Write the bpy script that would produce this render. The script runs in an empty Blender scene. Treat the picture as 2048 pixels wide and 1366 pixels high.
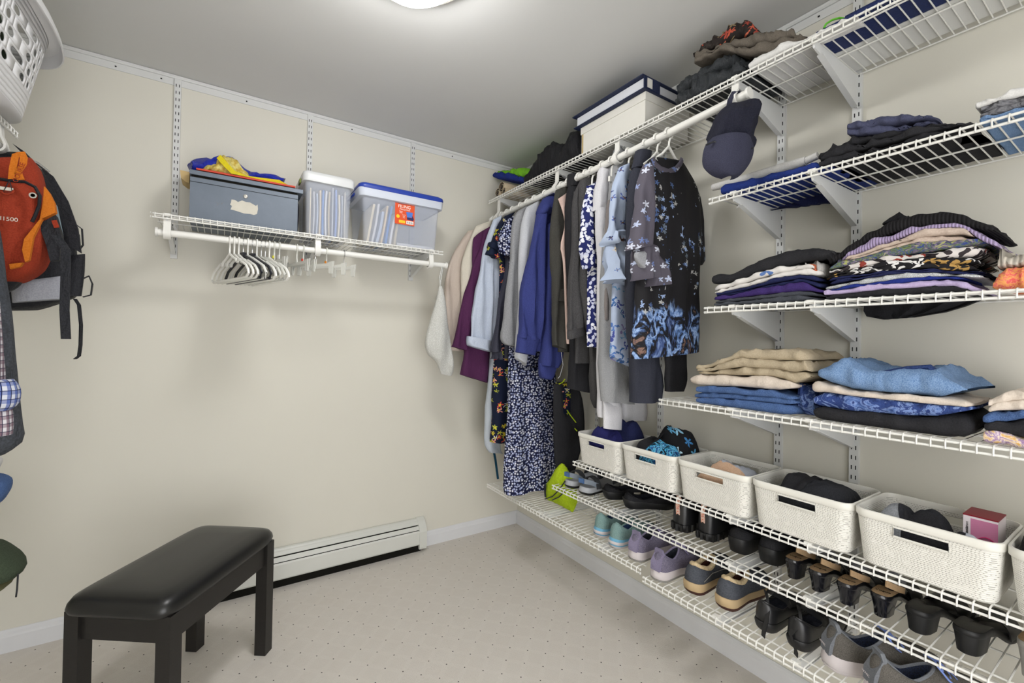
import bpy, bmesh, math, random
from math import sin, cos, pi, radians, sqrt, hypot, atan2
from mathutils import Vector, Matrix, noise
from mathutils.bvhtree import BVHTree
random.seed(11)
S = bpy.context.scene
COL = S.collection

# ------------------------------------------------------------------ camera
PW, PH = 2048.0, 1366.0
FPX, YAW, PITCH, ROLL, SHY = 885.933, radians(33.2503), radians(0.5821), radians(0.9811), -9.592
CAM = Vector((-1.7302, -2.5385, 1.2502))
_F = Vector((sin(YAW)*cos(PITCH), cos(YAW)*cos(PITCH), sin(PITCH)))
_R0 = Vector((cos(YAW), -sin(YAW), 0)); _U0 = _R0.cross(_F)
_R = _R0*cos(ROLL) + _U0*sin(ROLL); _U = -_R0*sin(ROLL) + _U0*cos(ROLL)
cd = bpy.data.cameras.new('camera'); cd.sensor_width = 36; cd.lens = FPX/PW*36; cd.shift_y = SHY/PW; cd.clip_start = .02
co = bpy.data.objects.new('camera', cd); COL.objects.link(co)
m3 = Matrix((_R, _U, -_F)).transposed()
co.matrix_world = Matrix.Translation(CAM) @ m3.to_4x4()
S.camera = co
def px(x, y, axis, val):
    """photo pixel -> world point on the plane axis=val (axis 0 x, 1 y, 2 z)"""
    d = (_R*(x-PW/2) - _U*(y-PH/2-SHY))/FPX + _F
    return CAM + d*((val-CAM[axis])/d[axis])

# ------------------------------------------------------------------ world, lamp, exposure
S.view_settings.view_transform = 'Standard'; S.view_settings.look = 'None'
S.view_settings.gamma = 1; S.view_settings.use_curve_mapping = False
S.view_settings.exposure = 0.05
wd = bpy.data.worlds.new('world'); S.world = wd; wd.use_nodes = True
wd.node_tree.nodes['Background'].inputs[0].default_value = (1, 1, 1, 1)
wd.node_tree.nodes['Background'].inputs[1].default_value = 4.5
LAMP_POWER = 38.0        # strength of the ceiling lamp's diffuser

# ------------------------------------------------------------------ helpers
def lin(h):
    if not isinstance(h, str): return h
    h = h.lstrip('#'); v = [int(h[i:i+2], 16)/255 for i in (0, 2, 4)]
    return tuple(c/12.92 if c <= .04045 else ((c+.055)/1.055)**2.4 for c in v) + (1,)
MATS = {}
class NT:
    def __init__(s, name):
        s.m = bpy.data.materials.new(name); s.m.use_nodes = True; s.t = s.m.node_tree; s.b = s.t.nodes['Principled BSDF']
        s.tc = s.t.nodes.new('ShaderNodeTexCoord').outputs['Object']
    def n(s, typ, ins=None, **kw):
        nd = s.t.nodes.new('ShaderNode'+typ)
        for k, v in kw.items(): setattr(nd, k, v)
        for k, v in (ins or {}).items(): s.put(nd.inputs[k], v)
        return nd
    def put(s, sock, v):
        if isinstance(v, bpy.types.NodeSocket): s.t.links.new(v, sock)
        elif isinstance(v, str): sock.default_value = lin(v)
        else: sock.default_value = v
    def math(s, op, a, b=0.0, c=0.0):
        nd = s.t.nodes.new('ShaderNodeMath'); nd.operation = op
        for i, v in enumerate((a, b, c)): s.put(nd.inputs[i], v)
        return nd.outputs[0]
    def map(s, scale=(1, 1, 1), rot=(0, 0, 0), loc=(0, 0, 0), src=None):
        return s.n('Mapping', {'Vector': src or s.tc, 'Scale': scale, 'Rotation': rot, 'Location': loc}).outputs[0]
    def flat(s, stretch=(1, 1, 1)):
        o = s.n('SeparateXYZ', {0: s.map(stretch)}).outputs
        return s.n('CombineXYZ', {0: s.math('SUBTRACT', s.math('MULTIPLY', o[0], .78), s.math('MULTIPLY', o[1], .62)), 1: o[2], 2: 0.0}).outputs[0]
    def noise(s, scale, vec=None, detail=3, rough=.55, dist=0):
        return s.n('TexNoise', {'Vector': vec or s.tc, 'Scale': scale, 'Detail': detail, 'Roughness': rough, 'Distortion': dist}).outputs[0]
    def mix(s, fac, a, b, typ='MIX'):
        nd = s.t.nodes.new('ShaderNodeMix'); nd.data_type = 'RGBA'; nd.blend_type = typ
        s.put(nd.inputs[0], fac); s.put(nd.inputs[6], a); s.put(nd.inputs[7], b); return nd.outputs[2]
    def ramp(s, fac, stops, interp='LINEAR'):
        nd = s.t.nodes.new('ShaderNodeValToRGB'); e = nd.color_ramp.elements; nd.color_ramp.interpolation = interp
        while len(e) < len(stops): e.new(.5)
        for el, (p, c) in zip(e, stops): el.position = p; el.color = lin(c)
        s.put(nd.inputs[0], fac); return nd.outputs[0]
    def bump(s, h, strength=.3, dist=.002):
        nd = s.n('Bump', {'Height': h, 'Strength': strength, 'Distance': dist}); s.t.links.new(nd.outputs[0], s.b.inputs['Normal']); return nd
    def done(s, col, rough=.6, spec=.5, metal=0.0, **kw):
        s.put(s.b.inputs['Base Color'], col); s.put(s.b.inputs['Roughness'], rough); s.b.inputs['Specular IOR Level'].default_value = spec
        s.b.inputs['Metallic'].default_value = metal
        for k, v in kw.items(): s.put(s.b.inputs[k], v)
        return s.m
def plain(name, col, rough=.5, spec=.4, metal=0, var=.06, bump=0, bscale=300):
    k = ('plain', name)
    if k in MATS: return MATS[k]
    t = NT(name); n = t.noise(14, detail=4)
    c = t.mix(t.math('MULTIPLY', n, var*2), col, (0, 0, 0, 1)) if var else col
    if bump: t.bump(t.noise(bscale, detail=2), bump, .001)
    MATS[k] = t.done(c, rough, spec, metal); return MATS[k]
def cloth(name, col, col2=None, scale=350, bump=.35, rough=.9, var=.5, stretch=(1, 1, 1), sheen=.0):
    """woven or knitted fabric: two-tone fine noise with a soft large variation"""
    k = ('cloth', name)
    if k in MATS: return MATS[k]
    t = NT(name); v = t.map(stretch); f = t.noise(scale, v, 2, .6); g = t.noise(7, detail=3)
    c = t.mix(t.ramp(f, [(.35, '000000'), (.65, 'ffffff')]), col, col2 or col)
    c = t.mix(t.math('MULTIPLY', g, .25*var), c, (0, 0, 0, 1))
    h = t.math('ADD', t.math('MULTIPLY', f, .12), t.math('MULTIPLY', t.noise(22, t.map((1, 1, .45)), 5, .55, .8), 1.0))
    t.bump(h, bump, .016)
    MATS[k] = t.done(c, rough, .18); return MATS[k]
def ribknit(name, col, pitch=.006, axis=2):
    t = NT(name); sp = t.n('SeparateXYZ', {0: t.tc}).outputs[axis]
    w = t.math('SINE', t.math('MULTIPLY', sp, 2*pi/pitch)); g = t.noise(9)
    c = t.mix(t.math('MULTIPLY', t.math('ADD', w, 1.0), .22), col, (0, 0, 0, 1)); c = t.mix(t.math('MULTIPLY', g, .15), c, (0, 0, 0, 1))
    t.bump(w, .7, .002); return t.done(c, .95, .1)
def floral(name, base, cols, scale=40, thr=.4, petals=5, rough=.8, dist=.3, stretch=(1, 1, 1), dens=1.0, eye=None, rnd=.85, depth=.42):
    """print of scattered blossoms: every cell carries a petalled flower in a random colour"""
    t = NT(name); v = t.flat(stretch)
    nz = t.n('TexNoise', {'Vector': v, 'Scale': scale*1.3, 'Detail': 2})
    wob = t.n('VectorMath', {0: nz.outputs['Color'], 1: (.5, .5, .5)}, operation='SUBTRACT').outputs[0]
    wob = t.n('VectorMath', {0: wob, 'Scale': dist/scale}, operation='SCALE').outputs[0]
    vv = t.n('VectorMath', {0: v, 1: wob}, operation='ADD').outputs[0]
    vo = t.n('TexVoronoi', {'Vector': vv, 'Scale': scale, 'Randomness': rnd}, voronoi_dimensions='2D')
    r = t.n('SeparateColor', {0: vo.outputs['Color']}).outputs
    dv = t.n('VectorMath', {0: vv, 1: vo.outputs['Position']}, operation='SUBTRACT').outputs[0]; dx = t.n('SeparateXYZ', {0: dv}).outputs
    ang = t.math('ARCTAN2', dx[1], dx[0]); lob = t.math('COSINE', t.math('ADD', t.math('MULTIPLY', ang, float(petals)), t.math('MULTIPLY', r[2], 6.28)))
    rad = t.math('MULTIPLY', t.math('ADD', 1.0-depth, t.math('MULTIPLY', lob, depth)), t.math('MULTIPLY', t.math('ADD', .65, t.math('MULTIPLY', r[1], .45)), thr))
    m = t.math('LESS_THAN', vo.outputs['Distance'], rad)
    if dens < 1: m = t.math('MULTIPLY', m, t.math('LESS_THAN', r[1], dens))
    st = [(i/len(cols), c) for i, c in enumerate(cols)]
    fc = t.ramp(r[0], st, 'CONSTANT')
    if eye: fc = t.mix(t.math('LESS_THAN', vo.outputs['Distance'], thr*.22), fc, eye)
    c = t.mix(m, base, fc); g = t.noise(10)
    c = t.mix(t.math('MULTIPLY', g, .2), c, (0, 0, 0, 1)); t.bump(t.noise(22, t.map((1, 1, .45)), 5, .55, .8), .35, .014)
    return t.done(c, rough, .2)
def painterly(name, base, stops, scale=14, stretch=(1, 1, .6), rough=.85):
    """soft brush-stroke print"""
    t = NT(name); v = t.map(stretch); n = t.noise(scale, v, 5, .62, 1.6)
    c = t.ramp(n, stops, 'LINEAR'); t.bump(t.noise(28, detail=4), .3, .004)
    return t.done(c, rough, .2)
def plaid(name, a, b, c2, pitch=.03):
    t = NT(name); s = t.n('SeparateXYZ', {0: t.tc}).outputs
    def band(o, ph, wd): return t.math('LESS_THAN', t.math('FRACT', t.math('ADD', t.math('DIVIDE', o, pitch), ph)), wd)
    h = t.math('ADD', s[0], s[1])
    c = t.mix(t.math('MULTIPLY', band(h, 0., .45), .75), a, b); c = t.mix(t.math('MULTIPLY', band(s[2], 0., .45), .6), c, b)
    c = t.mix(band(h, .6, .1), c, c2); c = t.mix(t.math('MULTIPLY', band(s[2], .6, .1), .8), c, c2)
    t.bump(t.noise(30, detail=4), .3, .004); return t.done(c, .9, .15)

class MB:
    def __init__(s): s.v = []; s.f = []
    def add(s, vs, fs):
        o = len(s.v); s.v += [tuple(v) for v in vs]; s.f += [tuple(i+o for i in f) for f in fs]; return s
    def box(s, c, d, rz=0, rx=0, ry=0):
        M = Matrix.Rotation(rz, 3, 'Z') @ Matrix.Rotation(ry, 3, 'Y') @ Matrix.Rotation(rx, 3, 'X'); c = Vector(c)
        vs = [c + M @ Vector((x*d[0]/2, y*d[1]/2, z*d[2]/2)) for x in (-1, 1) for y in (-1, 1) for z in (-1, 1)]
        return s.add(vs, [(0, 1, 3, 2), (4, 6, 7, 5), (0, 4, 5, 1), (2, 3, 7, 6), (0, 2, 6, 4), (1, 5, 7, 3)])
    def bb(s, a, b): return s.box([(i+j)/2 for i, j in zip(a, b)], [abs(j-i) for i, j in zip(a, b)])
    def loft(s, rings, cap=True, closed=True):
        n = len(rings[0]); o = []
        for r in rings: o += r
        fs = []
        for i in range(len(rings)-1):
            for j in range(n if closed else n-1):
                k = (j+1) % n; fs.append((i*n+j, i*n+k, (i+1)*n+k, (i+1)*n+j))
        if cap: fs.append(tuple(range(n-1, -1, -1))); fs.append(tuple((len(rings)-1)*n+j for j in range(n)))
        return s.add(o, fs)
    def tube(s, path, r, n=6, cap=True, flat=None):
        P = [Vector(p) for p in path]; rings = []; up = None
        for i, p in enumerate(P):
            t = (P[min(i+1, len(P)-1)] - P[max(i-1, 0)]).normalized()
            if up is None:
                up = Vector((0, 0, 1)) if abs(t.z) < .9 else Vector((1, 0, 0))
            a = t.cross(up).normalized(); b = a.cross(t).normalized(); up = b
            rr = r[i] if isinstance(r, (list, tuple)) else r
            fa, fb = flat if flat else (1, 1)
            rings.append([p + a*rr*fa*cos(2*pi*k/n) + b*rr*fb*sin(2*pi*k/n) for k in range(n)])
        return s.loft(rings, cap)
    def band(s, path, w, th, side):
        """flat strap along a path: width vector direction side"""
        P = [Vector(p) for p in path]; rings = []; sd = Vector(side).normalized()
        for i, p in enumerate(P):
            t = (P[min(i+1, len(P)-1)] - P[max(i-1, 0)]).normalized(); nn = t.cross(sd).normalized()
            ww = w[i] if isinstance(w, (list, tuple)) else w
            rings.append([p + sd*ww/2*a + nn*th/2*b for a, b in ((-1, -1), (1, -1), (1, 1), (-1, 1))])
        return s.loft(rings)
    def prism(s, poly, ext):
        e = Vector(ext); a = [Vector(p) for p in poly]; n = len(a)
        fs = [tuple(range(n-1, -1, -1)), tuple(range(n, 2*n))] + [(i, (i+1) % n, n+(i+1) % n, n+i) for i in range(n)]
        return s.add(a + [p+e for p in a], fs)
    def lathe(s, prof, c=(0, 0, 0), n=24, cap=True):
        c = Vector(c); return s.loft([[c + Vector((r*cos(2*pi*k/n), r*sin(2*pi*k/n), z)) for k in range(n)] for r, z in prof], cap)
OFF = {}
def link(name, mb, mat, smooth, off):
    me = bpy.data.meshes.new(name); o = Vector(off)
    me.from_pydata([tuple(Vector(v)-o) for v in mb.v], [], mb.f)
    b = bmesh.new(); b.from_mesh(me); bmesh.ops.recalc_face_normals(b, faces=b.faces); b.to_mesh(me); b.free()
    if smooth:
        me.polygons.foreach_set('use_smooth', [True]*len(me.polygons))
        try: me.set_sharp_from_angle(angle=radians(smooth if smooth is not True else 50))
        except Exception: pass
    for mm in (mat if isinstance(mat, (list, tuple)) else [mat]): me.materials.append(mm)
    ob = bpy.data.objects.new(name, me); COL.objects.link(ob); return ob
def tag(o, label=None, cat=None, group=None, kind=None):
    for k, v in (('label', label), ('category', cat), ('group', group), ('kind', kind)):
        if v: o[k] = v
    return o
def thing(name, label, cat, loc=(0, 0, 0), group=None, rz=0):
    o = bpy.data.objects.new(name, None); o.empty_display_size = .05; COL.objects.link(o)
    o.location = loc; o.rotation_euler = (0, 0, rz); OFF[o.name] = Vector(loc); tag(o, label, cat, group); return o
def part(name, mb, mat, root, smooth=True, world=True, label=None, kind=None):
    """mesh part of a thing (or sub-part of a part); coordinates in world space unless world=False"""
    off = OFF.get(root.name, Vector()) if world else Vector()
    o = link(name, mb, mat, smooth, off); o.parent = root; OFF[o.name] = off; tag(o, label, kind=kind); return o
def solo(name, mb, mat, label, cat, group=None, smooth=True):
    """a thing that is one mesh; origin at the middle of its underside"""
    xs, ys, zs = zip(*mb.v); off = ((min(xs)+max(xs))/2, (min(ys)+max(ys))/2, min(zs))
    o = link(name, mb, mat, smooth, off); o.location = off; OFF[o.name] = Vector(off); return tag(o, label, cat, group)
def struct(name, mb, mat, smooth=False):
    o = link(name, mb, mat, smooth, (0, 0, 0)); o['kind'] = 'structure'; OFF[o.name] = Vector(); return o
def dup(root, loc, rz=None, label=None, group=None):
    r = root.copy(); COL.objects.link(r); r.location = loc
    if rz is not None: r.rotation_euler = (0, 0, rz)
    if label: r['label'] = label
    if group: r['group'] = group
    for ch in list(root.children):
        c = ch.copy(); COL.objects.link(c); c.parent = r
        for g in ch.children:
            d = g.copy(); COL.objects.link(d); d.parent = c
    return r
def text(name, body, size, loc, rot, mat, root, ext=.0002, align='CENTER', off=None):
    cu = bpy.data.curves.new(name, 'FONT'); cu.body = body; cu.size = size; cu.extrude = ext; cu.align_x = align; cu.align_y = 'CENTER'
    tmp = bpy.data.objects.new(name+'_t', cu); COL.objects.link(tmp)
    bpy.context.view_layer.update()
    me = bpy.data.meshes.new_from_object(tmp.evaluated_get(bpy.context.evaluated_depsgraph_get()))
    bpy.data.objects.remove(tmp); me.materials.clear(); me.materials.append(mat)
    o = bpy.data.objects.new(name, me); COL.objects.link(o); o.parent = root
    M = Matrix(rot).transposed().to_4x4(); M.translation = Vector(loc) - OFF.get(root.name, Vector()); o.matrix_basis = M
    return o
def vn(x, y, z, s=1.0, seed=0): return noise.noise(Vector((x*s+seed*7.31, y*s-seed*3.17, z*s+seed*1.93)))
def ridge(x, y, z, s=1.0, seed=0): return max(0.0, .30-abs(vn(x, y, z, s, seed)))/.30
# ------------------------------------------------------------------ room shell
XL, YF, H = -2.64, -3.35, 2.435
def wallmat(name, col):
    t = NT(name); n = t.noise(3, detail=3); c = t.mix(t.math('MULTIPLY', n, .06), col, (0, 0, 0, 1))
    t.bump(t.noise(160, detail=3), .08, .001); return t.done(c, .75, .25)
m_wall = wallmat('beige_wall_paint', 'dad7cc'); m_ceil = wallmat('ceiling_paint', 'd6d6d4')
m_trim = plain('white_trim_paint', 'dcdde0', .4, .4, var=.03)
def carpet():
    t = NT('dotted_cut_pile_carpet'); s = t.n('SeparateXYZ', {0: t.tc}).outputs
    u = t.math('MULTIPLY', t.math('ADD', s[0], s[1]), .70711); v = t.math('MULTIPLY', t.math('SUBTRACT', s[0], s[1]), .70711)
    P = .073
    def cell(o, ph): return t.math('SUBTRACT', t.math('FRACT', t.math('ADD', t.math('DIVIDE', t.math('SUBTRACT', o, ph), P), .5)), .5)
    a = cell(u, -1.3797); b = cell(v, -.2242)
    r = t.math('SQRT', t.math('ADD', t.math('MULTIPLY', a, a), t.math('MULTIPLY', b, b)))
    nz = t.noise(240, detail=2); r2 = t.math('ADD', r, t.math('MULTIPLY', t.math('SUBTRACT', nz, .5), .02))
    dot = t.math('LESS_THAN', r2, .034)
    ea = t.math('ABSOLUTE', a); eb = t.math('ABSOLUTE', b)
    bar = t.math('LESS_THAN', t.math('MINIMUM', ea, eb), .13)
    chk = t.math('GREATER_THAN', t.math('SINE', t.math('ADD', t.math('MULTIPLY', u, 2*pi/.006), t.math('MULTIPLY', t.noise(60), 4.))), 0.)
    c = t.mix(t.noise(9, detail=4), 'dfdad3', 'd8d1c8'); c = t.mix(t.math('MULTIPLY', bar, .16), c, 'e9e4dd')
    pile = t.noise(420, detail=2, rough=.7); c = t.mix(t.ramp(pile, [(.3, '6a6a6a'), (.62, '000000')]), c, 'c6bfb6')
    c = t.mix(dot, c, '3a3734')
    h = t.math('ADD', pile, t.math('MULTIPLY', chk, .25)); t.bump(h, .6, .004)
    return t.done(c, .95, .1)
m_carpet = carpet()
struct('floor', MB().bb((XL-.1, YF-.1, -.08), (.1, .1, 0)), m_carpet)
struct('ceiling', MB().bb((XL-.1, YF-.1, H), (.1, .1, H+.08)), m_ceil)
struct('wall_back', MB().bb((XL-.1, 0, 0), (.1, .1, H)), m_wall)
struct('wall_right', MB().bb((0, YF-.1, 0), (.1, 0, H)), m_wall)
struct('wall_left', MB().bb((XL-.1, YF-.1, 0), (XL, 0, H)), m_wall)
# unseen wall behind the camera; its wide doorway is added to let fill light in
struct('wall_front', MB().bb((XL, YF-.1, 0), (-2.35, YF, H)).bb((-.75, YF-.1, 0), (0, YF, H)).bb((-2.35, YF-.1, 2.08), (-.75, YF, H)), m_wall)
def baseb(name, a, b, ax):
    prof = [(0, 0), (.013, 0), (.013, .06), (.010, .068), (.009, .078), (.004, .086), (0, .086)]
    if ax == 1: poly = [(a, -d, z) for d, z in prof]; ext = (b-a, 0, 0)
    else: poly = [(-d, a, z) for d, z in prof]; ext = (0, b-a, 0)
    return struct(name, MB().prism(poly, ext), m_trim)
HX0, HX1 = -1.93, -.69
baseb('baseboard_back', HX1, 0, 1); baseb('baseboard_back', XL, HX0, 1); baseb('baseboard_right', 0, YF, 0)
poly = [(XL+d, 0, z) for d, z in [(0, 0), (.013, 0), (.013, .06), (.009, .078), (0, .086)]]
struct('baseboard_left', MB().prism(poly, (0, YF, 0)), m_trim)

# baseboard heater
m_heat = plain('heater_enamel', 'd4d5cf', .35, .5, var=.03); m_dark = plain('dark_gap', '1b1a17', .9, .1)
h = thing('baseboard_heater', 'long off-white baseboard heater with dark slot along the back wall', 'heater', (-1.3, -.03, 0))
def hprof(p, a, b, nm, m, lab=None): return part(nm, MB().prism([(a, -d, z) for d, z in p], (b-a, 0, 0)), m, h, smooth=False, label=lab)
hprof([(0, .03), (.006, .03), (.006, .15), (.03, .165), (.03, .17), (.02, .18), (0, .18)], HX0, HX1, 'back_plate', m_heat)
hprof([(.006, .001), (.05, .001), (.05, .14), (.006, .15)], HX0+.03, HX1-.03, 'fin_gap_shade', m_dark, 'dark block for the heating fins and shaded gap inside the slot')  # solid dark block, carried down to the carpet to paint the heater's shaded gap
hprof([(.055, .046), (.062, .042), (.068, .05), (.068, .118), (.062, .126), (.058, .122), (.058, .054)], HX0+.03, HX1-.03, 'front_panel', m_heat)
hprof([(.044, .147), (.058, .128), (.061, .130), (.047, .149)], HX0+.03, HX1-.035, 'damper', m_heat)
hprof([(.004, .172), (.030, .160), (.043, .153), (.046, .157), (.032, .170), (.012, .182), (.004, .182)], HX0+.01, HX1-.01, 'top_cover', m_heat)
for e in (HX1-.045, HX0): hprof([(0, .018), (.068, .018), (.071, .03), (.071, .118), (.062, .14), (.035, .172), (.012, .184), (0, .184)], e, e+.045, 'end_cap', m_heat)

# ceiling lamp
m_ring = plain('lamp_ring_nickel', 'b9b6ae', .35, .5, .6)
t = NT('lamp_diffuser_glow'); t.put(t.b.inputs['Emission Color'], (1, .995, .985, 1)); t.b.inputs['Emission Strength'].default_value = LAMP_POWER
m_glow = t.done((.9, .9, .9, 1), .5)
L = thing('ceiling_lamp', 'round flush ceiling lamp with glowing white diffuser and satin ring', 'lamp', (-1.27, -1.25, H-.05))
part('ring', MB().lathe([(.175, H), (.198, H), (.198, H-.024), (.192, H-.032), (.178, H-.032), (.176, H-.02)], (-1.27, -1.25, 0), 48), m_ring, L)
part('diffuser', MB().lathe([(.179, H-.028), (.165, H-.05), (.135, H-.08), (.1, H-.108), (.06, H-.13), (.03, H-.14), (.005, H-.143)], (-1.27, -1.25, 0), 48), m_glow, L)

# ------------------------------------------------------------------ shelving hardware
m_white = plain('white_vinyl_coating', 'e6e5e0', .35, .45, var=.03); m_steel = plain('white_powder_coat', 'd8d9d8', .4, .4, var=.03)
m_slot = plain('slot_shadow', '26262a', .8, .1)
def pt(ax, a, d, z):   # ax 0: right wall (a along y, d out of wall), 1: back wall, 2: left wall
    return Vector((-d, a, z)) if ax == 0 else (Vector((a, -d, z)) if ax == 1 else Vector((XL+d, a, z)))
def track(ax, a, b, lab, joints=(), holes=()):
    o = thing('hang_track', lab, 'shelf track', pt(ax, (a+b)/2, .006, H-.05), 'hang tracks below the ceiling')
    ev = pt(ax, b, 0, 0)-pt(ax, a, 0, 0); prof = [(0, 2.391), (.004, 2.391), (.005, 2.42), (.011, 2.42), (.015, 2.426), (.015, 2.4335), (0, 2.4335)]
    part('rail', MB().prism([pt(ax, a, d, z) for d, z in prof], ev), m_steel, o, smooth=False)
    mb = MB()
    for x in holes: mb.box(pt(ax, x, .0045, 2.405), (.006, .004, .005) if ax == 1 else (.004, .006, .005))
    if holes: part('screw_hole', mb, m_slot, o, False, kind='stuff')
track(1, XL+.02, -.02, 'white metal hang track under the ceiling along the heater wall', holes=[px(232, 129, 1, 0).x, px(323, 153, 1, 0).x]+[px(904, 311, 1, 0).x, px(1014, 340, 1, 0).x, -1.65, -1.15])
track(0, -.02, -2.6, 'white metal hang track under the ceiling along the shoe shelf wall', holes=[-.4, -.9, -1.4, -1.83, -2.2])
def standard(ax, a, z0, z1, lab):
    o = thing('shelf_standard', lab, 'shelf upright', pt(ax, a, .008, z0), 'slotted shelf standards'); w = .0125
    poly = [pt(ax, a-w, 0, z0), pt(ax, a-w, .015, z0), pt(ax, a+w, .015, z0), pt(ax, a+w, 0, z0)]
    part('channel', MB().prism(poly, (0, 0, z1-z0)), m_steel, o, smooth=False)
    mb = MB(); z = z1-.03
    while z > z0+.02:
        for s in (-.0058, .0058): mb.box(pt(ax, a+s, .0148, z), (.0028, .0014, .013) if ax else (.0014, .0028, .013))
        z -= .0318
    part('slots', mb, m_slot, o, False, kind='stuff', label='dark slots in two columns')
SR = [-.21, -.777, -1.188, -1.713, -1.947, -2.42]
rl = ['slotted white upright in the corner behind the hanging shirts', 'slotted white upright behind the hanging black trousers', 'slotted white upright behind the white trousers and first fabric bin',
      'slotted white upright behind the stacked khaki trousers', 'slotted white upright behind the stacked light jeans', 'slotted white upright beside the coral knit scarf']
for a, l in zip(SR, rl): standard(0, a, .33, 2.418, l)
SBk = [px(355, 200, 1, -.015).x, px(620.5, 260, 1, -.015).x, px(826.5, 300, 1, -.015).x]
for a, l in zip(SBk, ['slotted white upright beside the grey metal file box', 'slotted white upright behind the clear file tote', 'slotted white upright behind the blue lidded tote']): standard(1, a, 1.60, 2.418, l)

def shelf(ax, a, b, d, z, lab, lip=.0195, r=.0019):
    o = thing('wire_shelf', lab, 'shelf', pt(ax, (a+b)/2, d/2, z-lip), 'white wire shelves'); sg = 1 if b > a else -1
    L_ = abs(b-a); mb = MB(); n = int(L_/.0254); 
    for i in range(n+1):
        q = a + sg*(.008+i*.0254)
        if abs(q-a) > L_-.004: break
        mb.tube([pt(ax, q, .012, z), pt(ax, q, d-.012, z), pt(ax, q, d-.003, z-.001), pt(ax, q, d, z-.006), pt(ax, q, d, z-lip-.002)], r, 5)
    part('deck_wires', mb, m_white, o, kind='stuff')
    for nm, dd, zz, rr in (('front_rail', d-.004, z-.0045, .0032), ('lip_rail', d-.004, z-lip, .0032), ('rear_rail', .014, z-.004, .0026), ('middle_rail', d*.5, z-.004, .0026), ('support_rail', d-.042, z-.0045, .0027)):
        part(nm, MB().tube([pt(ax, a, dd, zz), pt(ax, b, dd, zz)], rr, 8), m_white, o)
    for q in (a, b):
        for zz in (z-.0045, z-lip): part('end_cap', MB().tube([pt(ax, q-.004, d-.004, zz), pt(ax, q+.012*(1 if q == b else -1)*sg*.5+.004*0, d-.004, zz)], .0044, 8), m_white, o)
    return o
def bracket(ax, a, d, z, lab, rod=None, h=.105):
    o = thing('shelf_bracket', lab, 'bracket', pt(ax, a, .02, z-h), 'white shelf brackets'); th = .0055
    side = pt(ax, 1, 0, 0)-pt(ax, 0, 0, 0)
    zt = z-.0078
    poly = [(.012, zt), (d-.015, zt), (d-.006, zt-.006), (d-.012, zt-.022), (d-.05, zt-.028), (.03, zt-h), (.012, zt-h)]
    part('arm', MB().prism([pt(ax, a-th/2, dd, zz) for dd, zz in poly], side*th), m_steel, o, smooth=False)
    rib = [pt(ax, a, d-.05, zt-.027), pt(ax, a, .03, zt-h)]
    part('flange', MB().band(rib, .016, .004, side), m_steel, o, smooth=False)
    part('shelf_clip', MB().box(pt(ax, a, d-.012, zt+.004), (.02, .016, .012) if ax else (.016, .02, .012)), m_white, o)
    if rod:
        rd, rz, rr = rod
        path = [pt(ax, a, d-.014, zt-.012)]
        path += [pt(ax, a, d-.012, rz+.03)]
        for k in range(9):
            t_ = pi*(-.05)+k*pi/8*1.15; path.append(pt(ax, a, rd+(rr+.009)*cos(t_), rz-(rr+.009)*sin(t_)))
        part('rod_hook', MB().band(path, .024, .006, side), m_white, o)
    return o
Z1, Z2, Z3, Z4, Z5, Z6, Z7 = 2.141, 1.757, 1.381, 1.041, .690, .535, .405
DF = .33
RODX, RODR = .315, .0145
def rodz(y): return 2.012 + (2.068-2.012)*(-.124-y)/(1.758-.124)   # the rod climbs slightly towards the open end
shelf(0, -.11, -2.5, DF, Z1, 'long white wire shelf just under the ceiling above the hanging clothes')
shelf(0, -1.635, -2.5, DF, Z2, 'white wire shelf holding the navy cloth and black trousers above the sweater piles')
shelf(0, -1.622, -2.5, DF, Z3, 'white wire shelf at eye height holding the sweater piles')
shelf(0, -1.437, -2.5, DF, Z4, 'white wire shelf holding the folded jeans and khakis')
shelf(0, -.95, -2.5, DF, Z5, 'white wire shelf carrying the row of fabric textured bins')
shelf(0, -.796, -2.5, DF, Z6, 'white wire shelf under the bins holding black wedges and sandals')
shelf(0, -.27, -1.406, .40, Z7, 'lowest white wire shelf in the corner with the lime bag and trainers')
shelf(0, -1.43, -2.5, .40, Z7-.023, 'lowest white wire shelf holding the fleece slippers and grey trainers')
BSZ = 1.731
shelf(1, -1.965, -.742, DF, BSZ, 'short white wire shelf above the heater holding the file boxes')
RB = (.30, 1.659, .0135)
nm0 = ['corner', 'black trousers', 'white trousers', 'hanging cap', 'high end']
for a, l in zip(SR[:5], nm0):
    bracket(0, a, DF, Z1, 'white bracket under the top shelf at the '+l, rod=(RODX-.0, rodz(a), RODR) if a > -1.75 else None)
for z, nm in ((Z2, 'shelf with the navy cloth'), (Z3, 'sweater shelf'), (Z4, 'jeans shelf')):
    for a, l in ((SR[3], 'near the hanging tops'), (SR[4], 'further from the hanging tops')): bracket(0, a, DF, z, 'white bracket under the %s, %s' % (nm, l))
for a, l in ((SR[2], 'first bins'), (SR[3], 'middle bins'), (SR[4], 'fourth bin')):
    bracket(0, a, DF, Z5, 'white bracket under the bin shelf below the '+l, h=.06); bracket(0, a, DF, Z6, 'white bracket under the wedge shoe shelf below the '+l, h=.06)
for a, l, zz in ((SR[1], 'sandals', Z7), (SR[2], 'teal trainers', Z7), (SR[3], 'black strappy shoes', Z7-.023), (SR[4], 'grey trainers', Z7-.023)): bracket(0, a, .40, zz, 'white bracket under the lowest shelf by the '+l, h=.035)
for a, l in zip(SBk, ['grey file box', 'clear file tote', 'blue lidded tote']): bracket(1, a, DF, BSZ, 'white bracket with rod hook under the '+l, rod=RB)
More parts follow.
